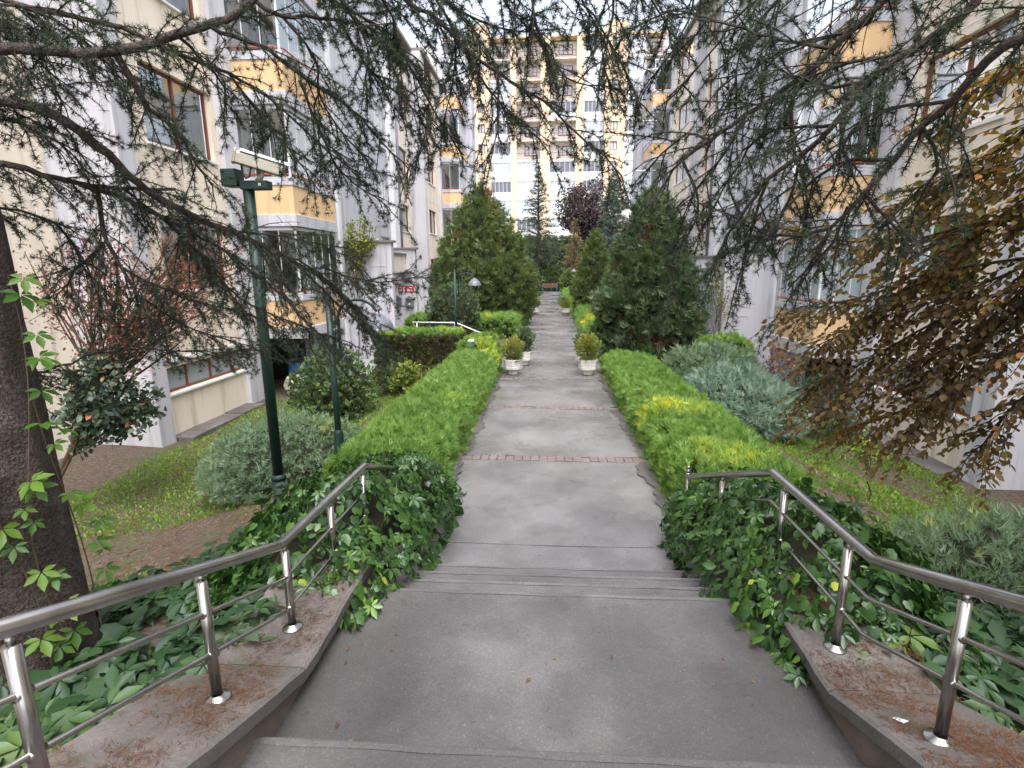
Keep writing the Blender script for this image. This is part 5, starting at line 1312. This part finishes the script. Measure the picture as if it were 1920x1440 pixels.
# ------------------------------------------------------------------ copper beech reaching in from the right
def beech():
    o = empty('beech_tree', (4.9, 3.0, -.3), 'copper beech with brown and green leaves drooping in from the right edge', 'tree')
    trunk_mesh(o, 4.9, 3.0, -.6, 5.5, .16, .10, (-.1, 0), 9, 24, 30)
    rg = np.random.default_rng(21); w = NM(); P, D, N = [], [], []
    for li, (r0, r1, c) in enumerate(LIMB_B):
        c = np.array(c, float).reshape(-1, 3) / 100.
        if c[0, 0] > 2.6: c = np.vstack([[4.87, 3.0, c[0, 2] - .4], c])
        Q = smooth_poly(c, .07); n = len(Q); lw = NM(); lw.tube(Q, np.linspace(r0, r1, n) / 1000., 6); lw.build('limb', M['twig'], o, True)
        L = np.linalg.norm(np.diff(Q, axis=0), axis=1).sum(); s = .25; sd = 1
        while s < L:
            p, t, _ = along(Q, s); side = unit(np.cross(t, [0, 0, 1.])[None])[0] * sd; sd = -sd
            d = unit((t * .8 + side * rg.uniform(.2, .8) + np.array([0, 0, rg.uniform(-.7, .4)]) + rg.normal(size=3) * .15)[None])[0]
            tl = rg.uniform(.15, .5); k = 6; pts = [p]
            for i in range(k):
                d = unit((d + np.array([-.03, 0, -.09]) + rg.normal(size=3) * .09)[None])[0]; pts.append(pts[-1] + d * tl / k)
            pts = np.array(pts); w.tube(pts, np.linspace(.0035, .0012, len(pts)), 3)
            q = .05; z = 1
            while q < tl:
                pp, tt, _ = along(pts, q); sv = unit(np.cross(tt, [0, 0, 1.])[None])[0] * z; z = -z
                P.append(pp); D.append(tt * .7 + sv * .8 + np.array([0, 0, -.25]) + rg.normal(size=3) * .25); N.append(np.array([0, 0, 1.]) + rg.normal(size=3) * .55)
                q += rg.uniform(.016, .034)
            s += rg.uniform(.012, .027)
    w.build('twigs', M['twig'], o)
    P, D, N = map(np.array, (P, D, N)); n = len(P); rot = frames(D, N); sc = rg.uniform(.030, .056, n)
    dist = np.linalg.norm(P - np.array([0.03, 0, 2.5]), axis=1); dx = P[:, 0] / np.maximum(P[:, 1], .1)
    score = np.where(dx < .88, dist, 99); idx = np.argsort(score); near = idx[:300]; far = idx[300:]
    leaf_objects('leaf', tmesh('leaf', OVAL, M['beech']), P[near], rot[near], sc[near], o)
    f = NM(); rn = np.clip(rg.random(n) * .6 + .35 * lump(P, 1.6) + .2 * (P[:, 2] < 2.1) * 0, 0, 1).astype(np.float32)
    f.scatter(OVAL, P[far], rot[far], sc[far], rn[far]); tag(f.build('foliage', M['beechattr'], o), kind='stuff')
beech()

# ------------------------------------------------------------------ vines and ivy
CAMP = np.array([.03, 0, 2.5])
def split_leaves(o, tmpls, P, rot, sc, single, mass, n_single, name='leaf', score=None):
    dist = np.linalg.norm(P - CAMP, axis=1) if score is None else score
    idx = np.argsort(dist); near, far = idx[:n_single], idx[n_single:]
    k = RNG.integers(0, len(tmpls), len(P))
    for i, t in enumerate(tmpls):
        s = near[k[near] == i]; leaf_objects(name, tmesh(name, t, M[single]), P[s], rot[s], sc[s], o)
    if len(far):
        f = NM(); rn = np.clip(RNG.random(len(P)) * .75 + .25 * lump(P, 2.5), 0, 1).astype(np.float32)
        for i, t in enumerate(tmpls):
            s = far[k[far] == i]; f.scatter(t, P[s], rot[s], sc[s], rn[s])
        tag(f.build('foliage', M[mass], o), kind='stuff')
def trunk_vine():
    o = empty('climbing_vine', (-2.5, 2.4, .4), 'bright green vine climbing the cedar trunk', 'vine')
    w = NM(); pts = []; P, D, N, S = [], [], [], []
    for k, a0 in enumerate((-.75, -.25, -1.25, .15)):
        q = []
        for z in np.arange(.4, 2.75 - .25 * k, .08):
            a = a0 + .22 * math.sin(z * 2.6 + k * 2) ; r = .315 + .08 * math.exp(-(z + .1) * 2) + .01
            q.append((-2.94 + r * math.cos(a), 2.55 + r * math.sin(a), z))
            if random.random() < .6:
                u = np.array([math.cos(a), math.sin(a), 0]); s = u * .06 + np.array([0, 0, random.uniform(-.02, .05)]) + RNG.normal(size=3) * .02
                P.append(np.array(q[-1]) + s); D.append(u * .6 + np.array([random.uniform(-.3, .7), -.3, random.uniform(-.9, .1)])); N.append(u * .7 + np.array([0, -.35, .8]) + RNG.normal(size=3) * .25); S.append(random.uniform(.065, .115))
        w.tube(np.array(q), np.linspace(.006, .003, len(q)), 4)
    w.build('stem', M['sheltertrunk'], o)
    P, D, N, S = map(np.array, (P, D, N, S)); rot = frames(D, N)
    split_leaves(o, [COMP], P, rot, S, 'brightvine', 'creeperattr', 300)
trunk_vine()
def ivy_bank(label, sgn, xc, hw, ya, yb, top, n, seed, ysh=0.):
    """ivy tumbling over the wall: leaves on a lumpy half round ridge, stems below"""
    o = empty('ivy', (xc, (ya + yb) / 2, .3), label, 'ivy', 'ivy over the stair walls')
    rg = np.random.default_rng(seed); y = ya + (yb - ya) * rg.random(n); th = math.pi * (rg.random(n) * 1.12 - .06)
    zt = np.interp(y, [p[0] for p in top], [p[1] for p in top]); zb = np.minimum(np.where(y > 3.9, .0, np.where(y > 3.05, .5 - (y - 3.05) * .40, .52)), zt - .2)
    ed = sstep((y - ya) / .5) * sstep((yb - y) / .45); lm = lump(np.stack([y * 2, th, zt], -1), 3., seed)
    k = (.72 + .28 * ed) * (1 + .20 * lm)
    inner = np.cos(th) * -sgn                   # 1: path side
    x = xc + np.cos(th) * hw * k
    z = zb + (zt - zb) * np.clip(np.sin(th), 0, 1) ** .55 * (.55 + .45 * ed) * (1 + .16 * lm) - rg.random(n) * .05
    hang = (inner > .75) & (rg.random(n) < .35); z = np.where(hang, z - rg.random(n) * .16, z)
    P = np.stack([x, y, np.maximum(z, np.where(y > 4.1, .01, np.where(y > 3.0, .02, -.5)))], -1)
    U = np.stack([np.cos(th), np.zeros(n), np.abs(np.sin(th)) * .8 + .15], -1)
    P += U * (rg.random(n)[:, None] ** 1.5 * .10 - .03)
    D = np.stack([np.cos(th) * .5, rg.normal(size=n) * .5 - .2, -.55 + rg.normal(size=n) * .35], -1); N = U + rg.normal(size=(n, 3)) * .38
    rot = frames(D, N); sc = rg.uniform(.036, .092, n)
    split_leaves(o, [IVY, IVY, OVAL, COMP], P, rot, sc, 'ivy', 'ivyattr', 300)
    w = NM()
    for q in range(60):
        yy = rg.uniform(ya, yb); t = np.interp(yy, [p[0] for p in top], [p[1] for p in top]); s = rg.uniform(-.9, .9)
        w.tube(np.array([[xc + s * hw * .6, yy, .2], [xc + s * hw * .8, yy + rg.normal() * .1, t * .7], [xc + s * hw, yy + rg.normal() * .25, t - .05 - .2 * abs(s)]]), [.006, .004, .002], 3)
    w.build('stems', M['sheltertrunk'], o)
    ys_ = np.linspace(ya + .15, yb - .1, 9); m = MB(); R_ = []
    for yy in ys_:
        t = float(np.interp(yy, [p[0] for p in top], [p[1] for p in top])) - .14; R_.append([(xc - hw * .72, yy, -.1), (xc - hw * .6, yy, t * .75), (xc, yy, t), (xc + hw * .6, yy, t * .75), (xc + hw * .72, yy, -.1)])
    for a, b in zip(R_, R_[1:]):
        for i in range(4): m.quad(a[i], b[i], b[i + 1], a[i + 1])
    for a in (R_[0], R_[-1]):
        kk = len(m.v); m.v += a; m.f.append(tuple(range(kk, kk + 5))); m.m.append(0)
    m.build('inner_twigs', M['core'], o)
ivy_bank('thick ivy tumbling over the left stair wall under the rail', -1, -1.52, .56, 2.62, 5.75, [(2.6, .72), (3.0, .84), (3.5, .98), (4.2, .88), (5.0, .66), (5.8, .5)], 3600, 5)
ivy_bank('thick ivy tumbling over the right stair wall under the rail', 1, 1.72, .54, 2.35, 5.15, [(2.3, .72), (2.8, .86), (3.4, 1.0), (4.2, .78), (5.2, .5)], 3600, 6)
def ground_creeper(label, x0, x1, y0, y1, n, seed, avoid, size):
    o = empty('ground_creeper', ((x0 + x1) / 2, (y0 + y1) / 2, float(gz((x0 + x1) / 2, (y0 + y1) / 2))), label, 'creeper', 'creepers on the banks')
    rg = np.random.default_rng(seed); x = x0 + (x1 - x0) * rg.random(n); y = y0 + (y1 - y0) * rg.random(n)
    keep = ~avoid(x, y) & (lump(np.stack([x, y, 0 * x], -1), 2.2, seed) > -.75 + .9 * rg.random(n) * .5); x, y = x[keep], y[keep]; n = len(x)
    z = np.maximum(gz(x, y), cop(y) - .12 - .9 * np.clip(np.abs(x - CX) - 1.75, 0, 2) * .35) + rg.random(n) ** 1.3 * .17 + .06 * lump(np.stack([x, y, 0 * x], -1), 4.)
    P = np.stack([x, y, z], -1); D = np.stack([rg.normal(size=n), rg.normal(size=n) - .3, -.25 + rg.normal(size=n) * .2], -1); N = np.array([0, -.25, 1.]) + rg.normal(size=(n, 3)) * .33
    split_leaves(o, [COMP, COMP, OVAL, IVY], P, frames(D, N), rg.uniform(size[0], size[1], n), 'creeper', 'creeperattr', 300)
trunk_at = lambda x, y: ((x + 2.94) ** 2 + (y - 2.55) ** 2 < .40 ** 2)
ground_creeper('broad leaved creeper on the bank behind the left railing', -3.7, -1.42, .9, 4.9, 2900, 31, lambda x, y: trunk_at(x, y) | ((y > 3.9) & (x < -3.0)) | ((x > -1.70) & (y < 1.95)) | ((x > -1.5) & (y < 2.2)), (.09, .15))
ground_creeper('broad leaved creeper on the bank behind the right railing', 1.82, 4.4, .9, 3.6, 2300, 32, lambda x, y: (x < 2.0) & (y < 2.0), (.08, .14))

# ------------------------------------------------------------------ grass, litter
def grass(name, label, x0, x1, y0, y1, n, bare, seed, size):
    rg = np.random.default_rng(seed); x = x0 + (x1 - x0) * rg.random(n); y = y0 + (y1 - y0) * rg.random(n)
    g = lump(np.stack([x, y, 0 * x], -1), .9, seed) + .5 * lump(np.stack([x, y, 0 * x], -1), 3., seed); k = g + bare(x, y) > -.15 + .5 * rg.random(n) - .25
    x, y = x[k], y[k]; n = len(x); P = np.stack([x, y, gz(x, y) - .005], -1)
    f = NM(); D = np.array([0, 0, 1.]) + rg.normal(size=(n, 3)) * .5
    put(f, BLADES + [SMALL], P, D, rg.normal(size=(n, 3)), rg.uniform(size[0], size[1], n), np.clip(rg.random(n) * .8 + .25 * lump(P, 1.2), 0, 1).astype(np.float32))
    tag(f.build(name, M['grass']), label, 'grass', kind='stuff')
grass('grass', 'patchy lawn between the left wall and the juniper', -7.4, -2.4, 4.4, 14., 48000, lambda x, y: np.where(y < 6.1, -.5, .9) - .3 * np.clip((x + 3.2), 0, 1), 41, (.03, .07))
grass('grass', 'patchy lawn before the right wall', 2.5, 6.6, 3.8, 12.2, 52000, lambda x, y: np.where(y < 4.6, -.1, .18), 42, (.03, .075))
grass('grass', 'grass strips along the far hedges', -7., 7., 14., 45., 14000, lambda x, y: np.where(np.abs(x - CX) < 1.5, -9, .3), 43, (.06, .14))
def litter(name, label, x0, x1, y0, y1, n, zf, size, seed, mat='needlelitter', T=None):
    rg = np.random.default_rng(seed); x = x0 + (x1 - x0) * rg.random(n); y = y0 + (y1 - y0) * rg.random(n)
    k = lump(np.stack([x, y, 0 * x], -1), 5., seed) + .7 * lump(np.stack([x, y, 0 * x], -1), 13., seed) > rg.random(n) * 1.3 - .35; x, y = x[k], y[k]; n = len(x)
    P = np.stack([x, y, zf(x, y) + .003 + .004 * rg.random(n)], -1); D = rg.normal(size=(n, 3)); D[:, 2] *= .06
    f = NM(); T = T or (np.array([(-.035, 0, 0), (.035, 0, 0), (0, 1., .03)]), np.array([(0, 1, 2)]))
    f.scatter(T, P, frames(D, np.tile([0, 0, 1.], (n, 1)) + rg.normal(size=(n, 3)) * .1), rg.uniform(size[0], size[1], n), rg.random(n).astype(np.float32))
    tag(f.build(name, M[mat]), label, 'litter', kind='stuff')
litter('needle_litter', 'brown fallen needles on the left coping', -1.64, -1.12, .9, 3.0, 16000, lambda x, y: cop(y), (.02, .04), 51)
litter('needle_litter', 'brown fallen needles on the right coping', 1.3, 1.82, .9, 3.0, 26000, lambda x, y: cop(y), (.02, .04), 52)
litter('needle_litter', 'scattered brown needles on the soil of the left bed', -6., -2., 3.6, 7.5, 30000, lambda x, y: gz(x, y), (.03, .07), 53)
litter('needle_litter', 'scattered brown needles on the soil of the right bed', 2.6, 6., 3.6, 8.5, 26000, lambda x, y: gz(x, y), (.03, .07), 54)

litter('leaf_litter', 'few scattered needles and leaf bits on the landing and steps', -1.1, 1.25, 1.85, 3.0, 420, lambda x, y: .5 + 0 * x, (.015, .045), 55)
litter('leaf_litter', 'small dry bits along the path edges', -1.12, 1.3, 4.3, 16., 2600, lambda x, y: np.where(np.abs(x - CX) > .95, .006, -.5), (.02, .05), 56)

litter('leaf_litter', 'dry brown leaves on the soil around the left juniper', -7.2, -2.2, 3.6, 9.5, 9000, lambda x, y: gz(x, y) + .004, (.02, .06), 57, 'dryleaf', SMALL)
litter('leaf_litter', 'dry brown leaves on the soil of the right lawn', 2.5, 6.6, 3.4, 10.5, 8000, lambda x, y: gz(x, y) + .004, (.02, .06), 58, 'dryleaf', SMALL)
litter('leaf_litter', 'dry leaves lying on the near path and landing', -1.05, 1.2, 1.9, 3.0, 60, lambda x, y: .503 + 0 * x, (.02, .04), 59, 'dryleaf', SMALL)
